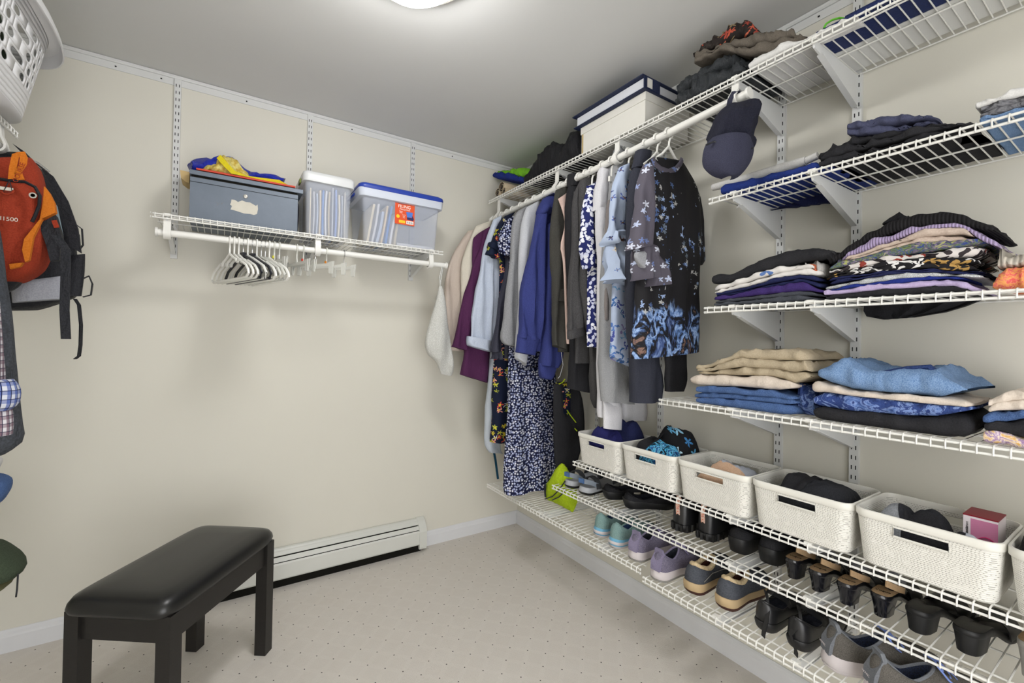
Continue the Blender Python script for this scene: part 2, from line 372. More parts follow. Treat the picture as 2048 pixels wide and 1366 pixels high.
# closet rods
def rodobj(p0, p1, r, lab):
    o = thing('closet_rod', lab, 'rod', (Vector(p0)+Vector(p1))/2, 'closet rods'); d = (Vector(p1)-Vector(p0)).normalized()
    part('pole', MB().tube([p0, p1], r, 16), m_white, o)
    for q, s in ((Vector(p0), 1), (Vector(p1), -1)): part('end_cap', MB().tube([q-d*.004*s, q+d*.004*s], r*1.35, 16), m_white, o)
rodobj((-RODX, -.124, rodz(-.124)), (-RODX, -1.758, rodz(-1.758)), RODR, 'white closet rod holding the hanging clothes on the shoe shelf wall')
rodobj((-1.953, -RB[0], RB[1]), (-.706, -RB[0], RB[1]), RB[2], 'white closet rod with empty hangers on the heater wall')
# left wall shelf and rod
LZ, LD = 1.925, .325
shelf(2, -.385, -1.5, LD, LZ, 'white wire shelf on the left wall under the laundry basket')
rodobj((XL+.30, -.43, 1.845), (XL+.30, -1.5, 1.845), .0145, 'white closet rod on the left wall holding the backpacks')
bracket(2, -.47, LD, LZ, 'white bracket with rod hook over the red backpack', rod=(.30, 1.845, .0145)); bracket(2, -1.1, LD, LZ, 'white bracket on the left wall outside the laundry basket', rod=(.30, 1.845, .0145))
standard(2, -.47, 1.0, 2.41, 'slotted white upright on the left wall behind the backpacks')
# lower left shelves
shelf(2, -.56, -1.5, LD, .752, 'white wire shelf on the left wall under the folded jeans'); shelf(2, -.56, -1.5, LD, .475, 'white wire shelf on the left wall under the green trousers')
# ------------------------------------------------------------------ hanging clothes
def catmull(L_, n):
    """resample a list of equal-length tuples smoothly to n entries"""
    out = []; m = len(L_)-1
    for i in range(n):
        t = i/(n-1)*m; k = min(int(t), m-1); f = t-k
        p0, p1, p2, p3 = L_[max(k-1, 0)], L_[k], L_[k+1], L_[min(k+2, m)]
        out.append(tuple(.5*((2*b)+(-a+c)*f+(2*a-5*b+4*c-d)*f*f+(-a+3*b-3*c+d)*f**3) for a, b, c, d in zip(p0, p1, p2, p3)))
    return out
def hang(sts, Y, th=.03, n=18, seg=28, fold=.5, freq=55, seed=0, top=.5, bot=1.0, sq=.75, world=False, dy=0, mb=None, wr=.0):
    """a hanging piece of cloth on the plane y=Y: stations are left/right outlines (photo pixels, or world x,z pairs), top to bottom"""
    P = []
    for si, s in enumerate(sts):
        Yk = Y+dy*si/(len(sts)-1); a, b = ((s[0], s[1]), (s[2], s[3]))
        A = Vector((a[0], Y, a[1])) if world else px(a[0], a[1], 1, Yk); B = Vector((b[0], Y, b[1])) if world else px(b[0], b[1], 1, Yk)
        P.append((A.x, A.z, B.x, B.z, s[4] if len(s) > 4 else th))
    P = catmull(P, n); rings = []
    for i, (ax, az, bx, bz, t_) in enumerate(P):
        u = i/(n-1); c = Vector(((ax+bx)/2, Y+dy*u, (az+bz)/2)); e = Vector((bx-ax, 0, bz-az)); w = e.length/2; e.normalize()
        b = min(t_, w*.8); a = sqrt(max(w*w-.6*b*b*.5, (w*.75)**2)); k = 1.0
        if i == 0: k = top
        elif i == n-1: k = bot
        r = []
        for j in range(seg):
            q = 2*pi*j/seg; cs, sn = cos(q), sin(q)
            xx = a*(abs(cs)**sq)*(1 if cs > 0 else -1); yy = b*k*(abs(sn)**sq)*(1 if sn > 0 else -1)
            amp = b*fold*min(1, u*1.6+.15)
            fx = c.x+xx
            yy += amp*(sin(freq*fx+seed*2.1+1.7*vn(fx, u*.6, seed, 5))*.6 + .8*vn(fx*14, c.z*5, seed*1.3))
            yy -= b*fold*.55*u*ridge(fx*11+c.z*5, c.z*9-fx*4, seed)*(1 if sn < 0 else -1)
            xx += b*.35*fold*vn(c.z*9, j*.3, seed+4)
            p = c + e*xx; p.y += yy
            if wr: p.z += wr*vn(fx*20, c.z*20, seed)
            r.append(p)
        rings.append(r)
    mb = mb or MB(); mb.loft(rings); return mb
m_hang = plain('white_plastic_hanger', 'ecebe6', .3, .5, var=.02); m_clear = None
def hangmesh(w=.20, r=.0048, drop=.085):
    mb = MB(); hook = []
    R_ = .0205
    for k in range(11):
        t_ = radians(200 - k*27); hook.append((R_*cos(t_), 0, R_*sin(t_)))
    hook += [(0.002, 0, -.034), (0, 0, -.055)]
    mb.tube(hook, r*.8, 6)
    mb.tube([(0, 0, -.05), (w*.45, 0, -.085), (w, 0, -.115), (w*.97, 0, -.124), (-w*.97, 0, -.124), (-w, 0, -.115), (-w*.45, 0, -.085), (0, 0, -.05)], r, 6)
    return mb
HM = hangmesh(.075); HS = MB(); _h = {}
HS.tube([(.0205*cos(radians(200-k*27)), 0, .0205*sin(radians(200-k*27))) for k in range(11)]+[(.002, 0, -.034), (0, 0, -.07)], .0042, 6).box((0, 0, -.078), (.03, .01, .022))
def hanger(Y, label, yaw=0.0, group='white hangers holding clothes'):
    k = Y < -1.38
    if k not in _h:
        o = link('clothes_hanger', HM if k else HS, m_hang, True, (0, 0, 0)); _h[k] = o
    else:
        o = _h[k].copy(); COL.objects.link(o)
    o.location = (-RODX, Y, rodz(Y)-.002); o.rotation_euler = (0, 0, yaw); tag(o, label, 'hanger', group); return o
def garment(name, label, cat, Y, parts, hz=1.2):
    o = thing(name, label, cat, (-.32, Y, hz), 'clothes hanging on the long rod')
    for nm, mb, mt in parts: part(nm, mb, mt, o, smooth=70)
    return o
def body(Y, zt, zb, hw=.21, wb=.2, th=.03, cx=-.315, seed=1, neck=.07, slope=.075, **k):
    nl = min(cx-neck, -.345); st = [(nl, zt, cx+neck, zt, th*.5), (min(nl-.004, cx-neck-.03), zt-.012, cx+neck+.03, zt-.012, th*.7), (cx-hw*.9, zt-slope, cx+hw*.9, zt-slope, th), (cx-hw, zt-slope-.06, cx+hw, zt-slope-.06, th), (cx-(hw*.6+wb*.4), zt*.5+zb*.5, cx+(hw*.6+wb*.4), zt*.5+zb*.5, th), (cx-wb, zb, cx+wb, zb, th)]
    return hang(st, Y, th, 20, seed=seed, world=True, **k)
C = {}
C['beige'] = cloth('beige_crepe', 'c9bcb0', 'c2b3a8'); C['cream'] = cloth('cream_cotton', 'd8d2c4', 'cfc8ba'); C['plum'] = cloth('plum_jersey', '4a2547', '552b50')
C['chambray'] = cloth('pale_chambray', 'b3bdd2', 'c9d2e0'); C['heather'] = cloth('heather_grey_knit', '7d7e82', 'a6a7aa', 500); C['lgrey'] = cloth('pale_grey_fleece', 'b3b5bc', 'c6c8cd')
C['royal'] = cloth('royal_blue_fleece', '32396f', '3b437f', 300); C['olive'] = cloth('dark_olive_twill', '3b3a36', '464541'); C['pink'] = cloth('pale_pink_cotton', 'd9c0b6', 'cfb3a8')
C['black'] = cloth('black_cotton', '232326', '2b2b2e'); C['charc'] = cloth('charcoal_rib_knit', '3d3c3d', '555455', 500, stretch=(2, 2, .3)); C['white'] = cloth('white_cotton', 'dddce0', 'd2d1d6')
C['nylon'] = cloth('slate_nylon', '3b3c4a', '34343f', 200, rough=.55); C['grey'] = cloth('mid_grey_suiting', '8c8d90', 'a1a2a4', 450); C['slate'] = cloth('dark_slate_knit', '32343f', '3a3c46')
C['taupe'] = cloth('taupe_lining', '8b8482', '7d7674'); C['ice'] = cloth('ice_blue_long_knit', 'b9c2ce', 'c9d0d9')
C['navyfl'] = floral('navy_bouquet_print', '141c33', ['e58a77', 'd8c63c', 'e9a08f', 'c94f44', 'b9c04a', 'e7e3da', '9aa53a'], 34, .75, 5, dens=.5, dist=.9, eye='d8c63c')
C['ditsy'] = floral('navy_ditsy_print', '13173a', ['dfe3f5', 'c3cbec', 'eef0fa', 'aeb8e0'], 80, .5, 5, depth=.3)
C['leaf'] = floral('navy_leaf_print', '252c66', ['e8eaf4', 'd6daf0', 'f2f3fa'], 34, .85, 2, dist=.7, depth=.5, rnd=.9)
C['icefl'] = floral('ice_blue_sprig_print', 'b5c3dc', ['49548c', '8a6a66', '5a6cae', 'd8c9a8', '6d86c0'], 24, .42, 4, dist=.8, dens=.45, eye='7a5a48')
C['iris'] = floral('ice_blue_border_print', 'b9c6e0', ['4a55a0', '5d82c8', '3f6aa8', '8c7fb6', '6fa0cf'], 30, .75, 3, dist=1.4, dens=.7, depth=.5)
def floral_top_mat():
    t = NT('black_blossom_border_print'); z = t.n('SeparateXYZ', {0: t.tc}).outputs[2]
    nz = t.n('TexNoise', {'Vector': t.tc, 'Scale': 34., 'Detail': 2}); wob = t.n('VectorMath', {0: nz.outputs['Color'], 'Scale': .02}, operation='SCALE').outputs[0]
    fl2 = t.flat(); vv = t.n('VectorMath', {0: fl2, 1: wob}, operation='ADD').outputs[0]
    vo = t.n('TexVoronoi', {'Vector': vv, 'Scale': 48.}, voronoi_dimensions='2D'); r = t.n('SeparateColor', {0: vo.outputs['Color']}).outputs
    dv = t.n('VectorMath', {0: vv, 1: vo.outputs['Position']}, operation='SUBTRACT').outputs[0]; dx = t.n('SeparateXYZ', {0: dv}).outputs
    lob = t.math('COSINE', t.math('ADD', t.math('MULTIPLY', t.math('ARCTAN2', dx[1], dx[0]), 5.0), t.math('MULTIPLY', r[2], 6.28)))
    fl = t.math('MULTIPLY', t.math('LESS_THAN', vo.outputs['Distance'], t.math('ADD', .34, t.math('MULTIPLY', lob, .16))), t.math('MULTIPLY', t.math('LESS_THAN', r[1], .75), t.math('GREATER_THAN', t.noise(11, t.map((1.3, 1.3, .55)), 2), .54)))
    c = t.mix(fl, '1d1c1f', t.ramp(r[0], [(0, '8fa3c8'), (.3, '5f6a78'), (.55, 'a9a9a8'), (.8, '4d6390')], 'CONSTANT'))
    n = t.noise(15, t.map((1, 1, .65)), 5, .6, .5)
    pa = t.ramp(n, [(.32, '8fa6cc'), (.38, '3c5080'), (.42, '15151a'), (.46, '1b1c24'), (.49, '5a7ab0'), (.525, '9db6dc'), (.55, '46608f'), (.575, '17171b'), (.61, '1b1a1e'), (.635, '86695c'), (.67, '2b3550'), (.71, '86a4d4')])
    edge = t.math('ADD', z, t.math('MULTIPLY', t.math('SUBTRACT', t.noise(11, t.map((1, 1, .4)), 3), .5), .32))
    m = t.math('SUBTRACT', 1.0, t.math('SMOOTH_MIN', 1.0, t.math('MAXIMUM', 0.0, t.math('DIVIDE', t.math('SUBTRACT', edge, .155), .03)), .1))
    c = t.mix(t.math('MINIMUM', t.math('MAXIMUM', m, 0.0), 1.0), c, pa); t.bump(t.noise(26, detail=4), .3, .004); return t.done(c, .75, .25)
C['blossom'] = floral_top_mat()
C['sheer'] = floral('smoky_sheer_blossom', '5a5661', ['b8c2dd', '8f9cc4', 'cfd3e2', '6e7fb0'], 40, .7, 5, dens=.4, depth=.35); C['sheer_in'] = cloth('grey_lining', 'a3a4a8', '8f9096')

def shirt(name, label, cat, Y, mat, sleeve, zb=1.2, cuff=None, seed=0, th=.015, hw=.2, zt=None, sth=.021, extra=(), wb=None, nofront=False):
    zt = zt or rodz(Y)-.075
    xs_ = [px(q[0], q[1], 1, Y).x for q in sleeve[1:]]; xl = min(max(sum(xs_)/len(xs_)+.055, -.52), -.33); cx = (xl-.10)/2; hw = (-.10-xl)/2
    ps = [('body', body(Y, zt, zb, hw, wb or hw*.95, th, cx=cx, seed=seed, neck=min(.07, hw*.5)), mat)]
    ps.append(('sleeve', hang(sleeve, Y-.012, sth, 18, 26, fold=.7, freq=95, seed=seed+3, top=.6, bot=.9), mat))
    ps.append(('sleeve', hang([(cx+hw*.75, zt-.06, cx+hw*.95, zt-.08), (cx+hw*.85, zt-.2, cx+hw*1.12, zt-.2), (cx+hw*.85, zt-.45, cx+hw*1.1, zt-.45), (cx+hw*.85, zb+.05, cx+hw*1.02, zb+.05)], Y+.01, .022, 10, 14, world=True, seed=seed+9), mat))
    ps += list(extra)
    return garment(name, label, cat, Y, ps)
def cuffring(st, Y, th=.033): return hang(st, Y-.012, th, 7, 20, fold=.15, top=1, bot=1)
shirt('blouse', 'pale beige blouse hanging at the corner end of the rod', 'blouse', -.15, C['beige'], [(936, 462, 966, 455), (908, 505, 945, 500), (890, 560, 932, 560), (888, 630, 930, 635), (898, 700, 934, 704)], 1.2, seed=1)
shirt('cardigan', 'cream button cardigan between the beige blouse and plum shirt', 'cardigan', -.20, C['cream'], [(952, 452, 986, 440), (931, 500, 965, 495), (922, 550, 952, 555), (926, 640, 950, 640)], 1.15, seed=2)
shirt('shirt', 'plum purple long sleeved shirt beside the pale chambray shirt', 'shirt', -.25, C['plum'], [(966, 462, 982, 452), (956, 500, 972, 498), (941, 545, 964, 550), (923, 612, 952, 620), (906, 684, 936, 690), (903, 693, 932, 701)], 1.17, seed=3,
      extra=[('hem', hang([(929, 640, 990, 650), (927, 700, 985, 705), (921, 749, 976, 766)], -.245, .035, 10, 24, seed=5), C['plum'])])
shirt('shirt', 'pale blue chambray shirt with a rolled up cuff', 'shirt', -.31, C['chambray'], [(986, 440, 1004, 430), (974, 475, 993, 470), (957, 550, 987, 555), (944, 630, 985, 632), (939, 680, 983, 682)], 1.25, seed=4,
      extra=[('cuff', cuffring([(934, 672, 982, 682), (933, 685, 981, 698), (935, 690, 981, 704)], -.31, .042), C['chambray'])])
garment('cardigan', 'long ice blue knit cardigan hanging below the chambray shirt', 'cardigan', -.275, [('body', hang([(985, 470, 1020, 460), (986, 600, 1016, 600), (978, 720, 1010, 720), (968, 870, 1000, 880), (976, 904, 1002, 905)], -.275, .03, seed=7), C['ice'])])
shirt('dress', 'navy dress printed with coral and yellow flowers and rolled short sleeves', 'dress', -.37, C['navyfl'], [(1010, 432, 1030, 424), (997, 448, 1016, 446), (985, 478, 1004, 482), (977, 492, 1000, 500), (972, 508, 1001, 520)], .685, seed=6, hw=.19, wb=.14,
      extra=[('cuff', cuffring([(977, 484, 1002, 494), (974, 492, 999, 502), (975, 496, 999, 506)], -.37, .04), C['navyfl']), ('skirt', hang([(996, 640, 1050, 640), (986, 740, 1045, 740), (984, 820, 1040, 820), (981, 884, 1040, 888)], -.365, .03, seed=4), C['navyfl'])])
shirt('jacket', 'slate nylon jacket with an elastic cuff between the floral dresses', 'jacket', -.415, C['nylon'], [(1020, 462, 1034, 455), (1009, 540, 1021, 537), (994, 625, 1008, 622), (983, 690, 1004, 690), (983, 704, 1003, 704)], 1.15, seed=8, sth=.02,
      extra=[('cuff', hang([(983, 700, 1003, 702), (986, 708, 1001, 708), (982, 718, 1003, 719)], -.427, .02, 9, 24, fold=.8, freq=400), C['nylon'])])
shirt('dress', 'long navy dress with a tiny white flower print', 'dress', -.455, C['ditsy'], [(1015, 438, 1028, 432), (1006, 456, 1024, 455), (997, 480, 1022, 486), (1002, 502, 1016, 512)], .9, seed=9, hw=.19,
      extra=[('skirt', hang([(1022, 738, 1108, 730), (1020, 766, 1110, 756), (1017, 810, 1111, 830), (1011, 920, 1112, 910), (1008, 970, 1113, 952), (1012, 990, 1113, 968)], -.48, .035, 20, 44, fold=.5, freq=42, seed=4, dy=-.085), C['ditsy'])])
shirt('sweater', 'heather grey long sleeved sweater next to the pale grey one', 'sweater', -.52, C['heather'], [(1034, 424, 1056, 410), (1025, 450, 1046, 444), (1017, 540, 1039, 542), (1008, 640, 1041, 640), (1005, 676, 1038, 684), (1010, 689, 1034, 694)], 1.2, seed=10)
shirt('sweater', 'pale grey fleece sweater beside the royal blue hoodie', 'sweater', -.585, C['lgrey'], [(1054, 414, 1080, 400), (1044, 450, 1071, 442), (1038, 520, 1064, 522), (1037, 610, 1062, 612), (1034, 690, 1056, 692), (1032, 716, 1053, 732)], 1.2, seed=11)
shirt('hoodie', 'royal blue fleece hoodie with ribbed cuffs and a drawcord', 'hoodie', -.68, C['royal'], [(1077, 424, 1096, 412), (1068, 465, 1088, 455), (1052, 540, 1086, 542), (1043, 610, 1084, 615), (1035, 675, 1079, 684)], 1.2, seed=12, th=.02, sth=.03,
      extra=[('cuff', cuffring([(1036, 668, 1079, 680), (1033, 690, 1072, 697), (1031, 704, 1069, 711)], -.68, .036), C['royal']),
             ('front_panel', hang([(1092, 450, 1112, 440), (1090, 540, 1114, 540), (1086, 640, 1120, 640), (1080, 712, 1120, 712), (1078, 730, 1112, 736)], -.70, .035, seed=2), C['royal']),
             ('ribbed_hem', hang([(1077, 726, 1113, 733), (1078, 744, 1106, 752), (1082, 756, 1100, 760)], -.70, .03, 8, 20, fold=.2), C['royal']),
             ('hood', hang([(1085, 398, 1126, 376, .02), (1076, 418, 1120, 396, .05), (1075, 430, 1110, 412, .055), (1084, 436, 1100, 428, .04)], -.69, .05, 10, 20), C['royal']),
             ('drawcord', MB().tube([px(1119, 680, 1, -.74), px(1122, 700, 1, -.74), px(1126, 730, 1, -.74), px(1120, 752, 1, -.74), px(1116, 757, 1, -.74)], .0018, 6), C['white'])])
shirt('jacket', 'dark olive grey tailored jacket with a flap pocket', 'jacket', -.815, C['olive'], [(1112, 380, 1134, 372), (1104, 425, 1130, 425), (1101, 480, 1128, 500), (1104, 560, 1128, 570), (1104, 640, 1129, 640), (1105, 690, 1131, 700)], 1.2, seed=13,
      extra=[('pocket_flap', MB().box(px(1121, 590, 1, -.848), (.06, .006, .06)), C['olive'])])
garment('tank_top', 'pale pink tank top between the olive jacket and charcoal cardigan', 'tank top', -.868, [('body', hang([(1116, 398, 1140, 382, .01), (1124, 420, 1145, 410), (1130, 450, 1150, 450), (1121, 492, 1150, 492), (1127, 530, 1150, 530), (1132, 650, 1152, 650), (1135, 688, 1152, 688)], -.868, .009, seed=3), C['pink'])])
garment('trousers', 'black trousers folded over a hanger beside the pink tank top', 'trousers', -.897, [('waistband', hang([(1137, 348, 1163, 350), (1136, 372, 1162, 376)], -.897, .03, 6, 20, fold=.1, top=.9), C['black']), ('legs', hang([(1136, 370, 1165, 372), (1131, 440, 1165, 440), (1136, 560, 1172, 560), (1142, 700, 1182, 700), (1142, 778, 1186, 787)], -.897, .035, seed=5), C['black'])])
shirt('cardigan', 'charcoal ribbed cardigan with a folded cuff', 'cardigan', -.945, C['charc'], [(1160, 362, 1180, 354), (1149, 392, 1166, 390), (1147, 455, 1164, 455), (1143, 540, 1161, 545), (1138, 620, 1166, 625), (1135, 660, 1169, 652)], 1.15, seed=14, sth=.02,
      extra=[('cuff', cuffring([(1136, 655, 1169, 648), (1135, 668, 1172, 658), (1136, 679, 1175, 667)], -.945, .022), C['charc'])])
garment('trousers', 'black dress trousers behind the navy leaf print top', 'trousers', -.99, [('legs', hang([(1160, 360, 1190, 352), (1161, 450, 1192, 450), (1164, 600, 1194, 600), (1178, 700, 1206, 700), (1182, 790, 1206, 800), (1190, 816, 1206, 818)], -.99, .03, seed=6), C['charc'])])
shirt('blouse', 'navy short sleeved blouse with large white leaf print', 'blouse', -1.03, C['leaf'], [(1178, 372, 1196, 362), (1169, 405, 1188, 402), (1163, 455, 1185, 455), (1161, 494, 1187, 494), (1166, 520, 1184, 522), (1167, 538, 1180, 538)], 1.23, seed=15, hw=.19,
      extra=[('front_panel', hang([(1184, 430, 1202, 430), (1181, 540, 1202, 540), (1181, 640, 1204, 640), (1183, 693, 1204, 697)], -1.035, .02, seed=2), C['leaf'])])
garment('trousers', 'white trousers hung full length above the first fabric bin', 'trousers', -1.1, [('waist', hang([(1199, 336, 1222, 334), (1194, 372, 1220, 372), (1191, 420, 1222, 420)], -1.1, .032, 8, 22, fold=.7), C['white']), ('leg', hang([(1191, 412, 1222, 412), (1194, 500, 1226, 500), (1196, 640, 1240, 640), (1198, 780, 1244, 780), (1200, 835, 1245, 838)], -1.1, .03, seed=8), C['white']),
        ('leg', hang([(1222, 600, 1290, 600), (1240, 780, 1306, 780), (1243, 842, 1308, 838)], -1.085, .02, seed=9), C['white']), ('turn_up', hang([(1207, 790, 1244, 790), (1209, 857, 1243, 860)], -1.135, .014, 6, 18, fold=.2), C['white'])])
garment('trousers', 'mid grey suit trousers draped over a hanger beside the white trousers', 'trousers', -1.152, [('waist', hang([(1231, 294, 1245, 292, .02), (1228, 312, 1246, 310, .02), (1222, 350, 1244, 345, .03)], -1.152, .03, 8, 22), C['grey']), ('legs', hang([(1222, 345, 1244, 345), (1216, 420, 1244, 420), (1208, 520, 1240, 520), (1205, 660, 1250, 660), (1204, 740, 1258, 740), (1206, 803, 1263, 808)], -1.152, .032, seed=11, freq=80), C['grey']), ('lining', hang([(1216, 400, 1226, 400), (1208, 520, 1222, 520), (1206, 640, 1218, 640)], -1.15, .02, seed=3), C['taupe'])])
shirt('blouse', 'ice blue blouse with tiered ruffle sleeves and a blue iris border', 'blouse', -1.25, C['icefl'], [(1240, 334, 1258, 326), (1228, 372, 1252, 372), (1219, 430, 1250, 430), (1213, 475, 1248, 472)], 1.4, seed=16, hw=.19,
      extra=[('ruffle', hang([(1216, 462, 1248, 460), (1212, 482, 1250, 478), (1216, 492, 1247, 475)], -1.266, .04, 8, 28, fold=.9, freq=120), C['icefl']), ('ruffle', hang([(1219, 480, 1250, 480), (1214, 530, 1254, 530), (1212, 560, 1257, 574)], -1.262, .04, 10, 28, fold=.9, freq=120), C['icefl']),
             ('border_panel', hang([(1226, 540, 1262, 540), (1222, 640, 1262, 640), (1219, 705, 1262, 725), (1226, 714, 1262, 732)], -1.245, .022, seed=4), C['iris'])])
garment('trousers', 'dark slate trousers hung beside the black blossom top', 'trousers', -1.34, [('waistband', hang([(1274, 300, 1300, 306), (1266, 335, 1294, 342)], -1.34, .026, 6, 20, fold=.1, top=.95), C['slate']), ('legs', hang([(1267, 334, 1297, 340), (1257, 395, 1300, 395), (1252, 480, 1302, 480), (1256, 640, 1310, 640), (1266, 740, 1318, 740), (1269, 806, 1317, 801)], -1.34, .034, seed=13), C['slate'])])
garment('leggings', 'black leggings whose foot shows below the blossom top', 'leggings', -1.395, [('leg', hang([(1310, 420, 1366, 420), (1318, 600, 1370, 600), (1329, 722, 1369, 722), (1332, 783, 1362, 782)], -1.395, .02, seed=3), C['black'])])
garment('tunic', 'black tunic with blue blossom border and smoky ruffle sleeves', 'tunic', -1.45, [
    ('body', hang([(1309, 314, 1362, 322, .012), (1296, 322, 1372, 338, .02), (1288, 350, 1387, 372), (1284, 400, 1396, 420), (1280, 480, 1400, 500), (1274, 570, 1399, 583), (1270, 650, 1397, 645), (1266, 712, 1397, 698), (1268, 717, 1396, 703)], -1.45, .032, 26, 52, fold=.32, freq=62, seed=4), C['blossom']),
    ('neckband', MB().tube([px(x, y, 1, -1.478) for x, y in ((1305, 315), (1310, 328), (1322, 338), (1337, 343), (1352, 338), (1361, 327), (1364, 318))], .0105, 8, flat=(.5, 1)), C['sheer']),
    ('sleeve', hang([(1287, 330, 1304, 326), (1278, 370, 1303, 372), (1270, 415, 1302, 420), (1263, 470, 1303, 478), (1259, 500, 1304, 492)], -1.488, .026, 16, 26, fold=.5, freq=120, seed=6), C['sheer']),
    ('ruffle', hang([(1272, 494, 1303, 488), (1268, 530, 1310, 520), (1268, 562, 1316, 552)], -1.482, .032, 10, 30, fold=.9, freq=110, seed=5), C['sheer']),
    ('ruffle', hang([(1296, 500, 1306, 490), (1296, 545, 1322, 535), (1290, 574, 1331, 570)], -1.478, .03, 10, 28, fold=.8, freq=110, seed=8), C['sheer']),
    ('ruffle_lining', hang([(1270, 505, 1300, 500), (1271, 520, 1302, 540), (1290, 545, 1303, 548)], -1.506, .012, 8, 20, fold=.6, freq=90), C['sheer_in']),
    ('sleeve', hang([(1385, 372, 1394, 380), (1388, 430, 1404, 440), (1390, 480, 1406, 478), (1393, 520, 1408, 515), (1394, 532, 1403, 530)], -1.44, .02, 12, 20, seed=9), C['blossom'])])
# dark robe and ski trousers low in the corner
garment('robe', 'navy robe with coral flowers and lime stems behind the ditsy dress', 'robe', -.775, [('body', hang([(1112, 764, 1138, 764), (1113, 790, 1140, 790), (1114, 830, 1140, 835)], -.70, .015, seed=3), C['navyfl'])], hz=.9)
o = garment('ski_trousers', 'black ski trousers with lime piping hanging beside the first fabric bin', 'trousers', -.745, [('legs', hang([(1108, 768, 1150, 764), (1108, 800, 1164, 800), (1108, 860, 1166, 866), (1112, 930, 1150, 935), (1118, 950, 1144, 958)], -.745, .018, seed=8), C['black'])], hz=.7)
m_lime = plain('lime_fabric', 'b9cf1f', .7, .2, var=.2)
for q in ([(1136, 785), (1143, 795), (1148, 815), (1152, 845)], [(1142, 806), (1148, 835), (1154, 862)], [(1118, 768), (1125, 765), (1130, 758)]): part('piping', MB().tube([px(x, y, 1, -.772) for x, y in q], .0028, 6), m_lime, o)
garment('belt', 'long teal sash hanging below the ice blue cardigan', 'sash', -.26, [('strap', MB().band([px(988, 880, 1, -.26), px(991, 920, 1, -.26), px(996, 958, 1, -.26)], .014, .003, (1, 0, 0)), cloth('teal_sash', '1f4a63', '24526d'))], hz=.45)
# pressed together on the rod but never through each other: walking away from the camera, each garment stays behind the nearer ones
HG = sorted([o for o in bpy.data.objects if o.get('group') == 'clothes hanging on the long rod'], key=lambda o: o.location.y)
near = []
for o in HG:
    off = OFF[o.name]
    for ps_ in (0, 1):
        for ch in o.children:
            for v in ch.data.vertices:
                p = v.co + off; back = v.normal.y > 0; y = p.y
                for T, mn, mx in near:
                    if mn[0] < p.x < mx[0] and mn[1] < p.z < mx[1] and y < mx[2]+.01:
                        h_ = T.ray_cast(Vector((p.x, .5, p.z)), Vector((0, -1, 0)))[0]
                        if h_ is not None: y = max(y, h_.y+(.007 if back else .0015))
                d_ = Vector((p.x+RODX, p.z-rodz(y)))
                if y > -1.76 and d_.length < RODR+.003: d_ = d_.normalized()*(RODR+.003); p.x, p.z = d_.x-RODX, d_.y+rodz(y)
                v.co = Vector((min(p.x, -.006), min(y, -.006), p.z)) - off
            ch.data.update()
    V_ = []; F_ = []
    for ch in o.children:
        k_ = len(V_); V_ += [v.co+off for v in ch.data.vertices]; F_ += [[i+k_ for i in f.vertices] for f in ch.data.polygons]
    xs = [v.x for v in V_]; zs = [v.z for v in V_]; near.append((BVHTree.FromPolygons(V_, F_), (min(xs), min(zs)), (max(xs), max(zs), max(v.y for v in V_))))
# hangers seen above the clothes
for Y, l in ((-.15, 'the beige blouse'), (-.20, 'the cream cardigan'), (-.25, 'the plum shirt'), (-.31, 'the chambray shirt'), (-.37, 'the navy bouquet dress'), (-.455, 'the ditsy dress'), (-.52, 'the heather grey sweater'), (-.585, 'the pale grey sweater'), (-.68, 'the royal blue hoodie'), (-.815, 'the olive jacket'), (-.868, 'the pink tank top'), (-.897, 'the black trousers'), (-.945, 'the charcoal cardigan'), (-.99, 'the black dress trousers'), (-1.03, 'the leaf print blouse'), (-1.1, 'the white trousers'), (-1.152, 'the grey suit trousers'), (-1.25, 'the ice blue blouse'), (-1.34, 'the slate trousers'), (-1.395, 'the black leggings'), (-1.45, 'the black blossom tunic')):
    hanger(Y, 'white plastic hanger holding '+l, yaw=random.uniform(-.12, .12))
# white mesh laundry bag on the end of the far rod
t = NT('white_mesh_net'); w1 = t.n('TexVoronoi', {'Vector': t.tc, 'Scale': 260.}).outputs[0]
t.bump(w1, .6, .002); m_mesh = t.done(t.mix(t.ramp(w1, [(.2, '000000'), (.5, 'ffffff')]), 'd9d9d6', 'bdbdb8'), .9, .1)
o = thing('laundry_bag', 'white mesh laundry bag hanging from the end of the rod above the heater', 'bag', (-.70, -.30, 1.0))
part('pouch', hang([(878, 572, 884, 572, .008), (872, 600, 890, 598, .02), (860, 645, 896, 645, .03), (850, 680, 902, 690, .035), (854, 705, 906, 720, .03), (870, 722, 907, 742, .022), (882, 748, 902, 752, .012)], -.30, .03, 22, 30, fold=.4, freq=70), m_mesh, o)
part('strap', MB().tube([px(886, 534, 1, -.298), px(883, 552, 1, -.30), px(880, 575, 1, -.30)], .0035, 6), m_mesh, o); part('strap', MB().tube([px(884, 534, 1, -.306), px(879, 555, 1, -.30), px(881, 575, 1, -.30)], .0035, 6), m_mesh, o)
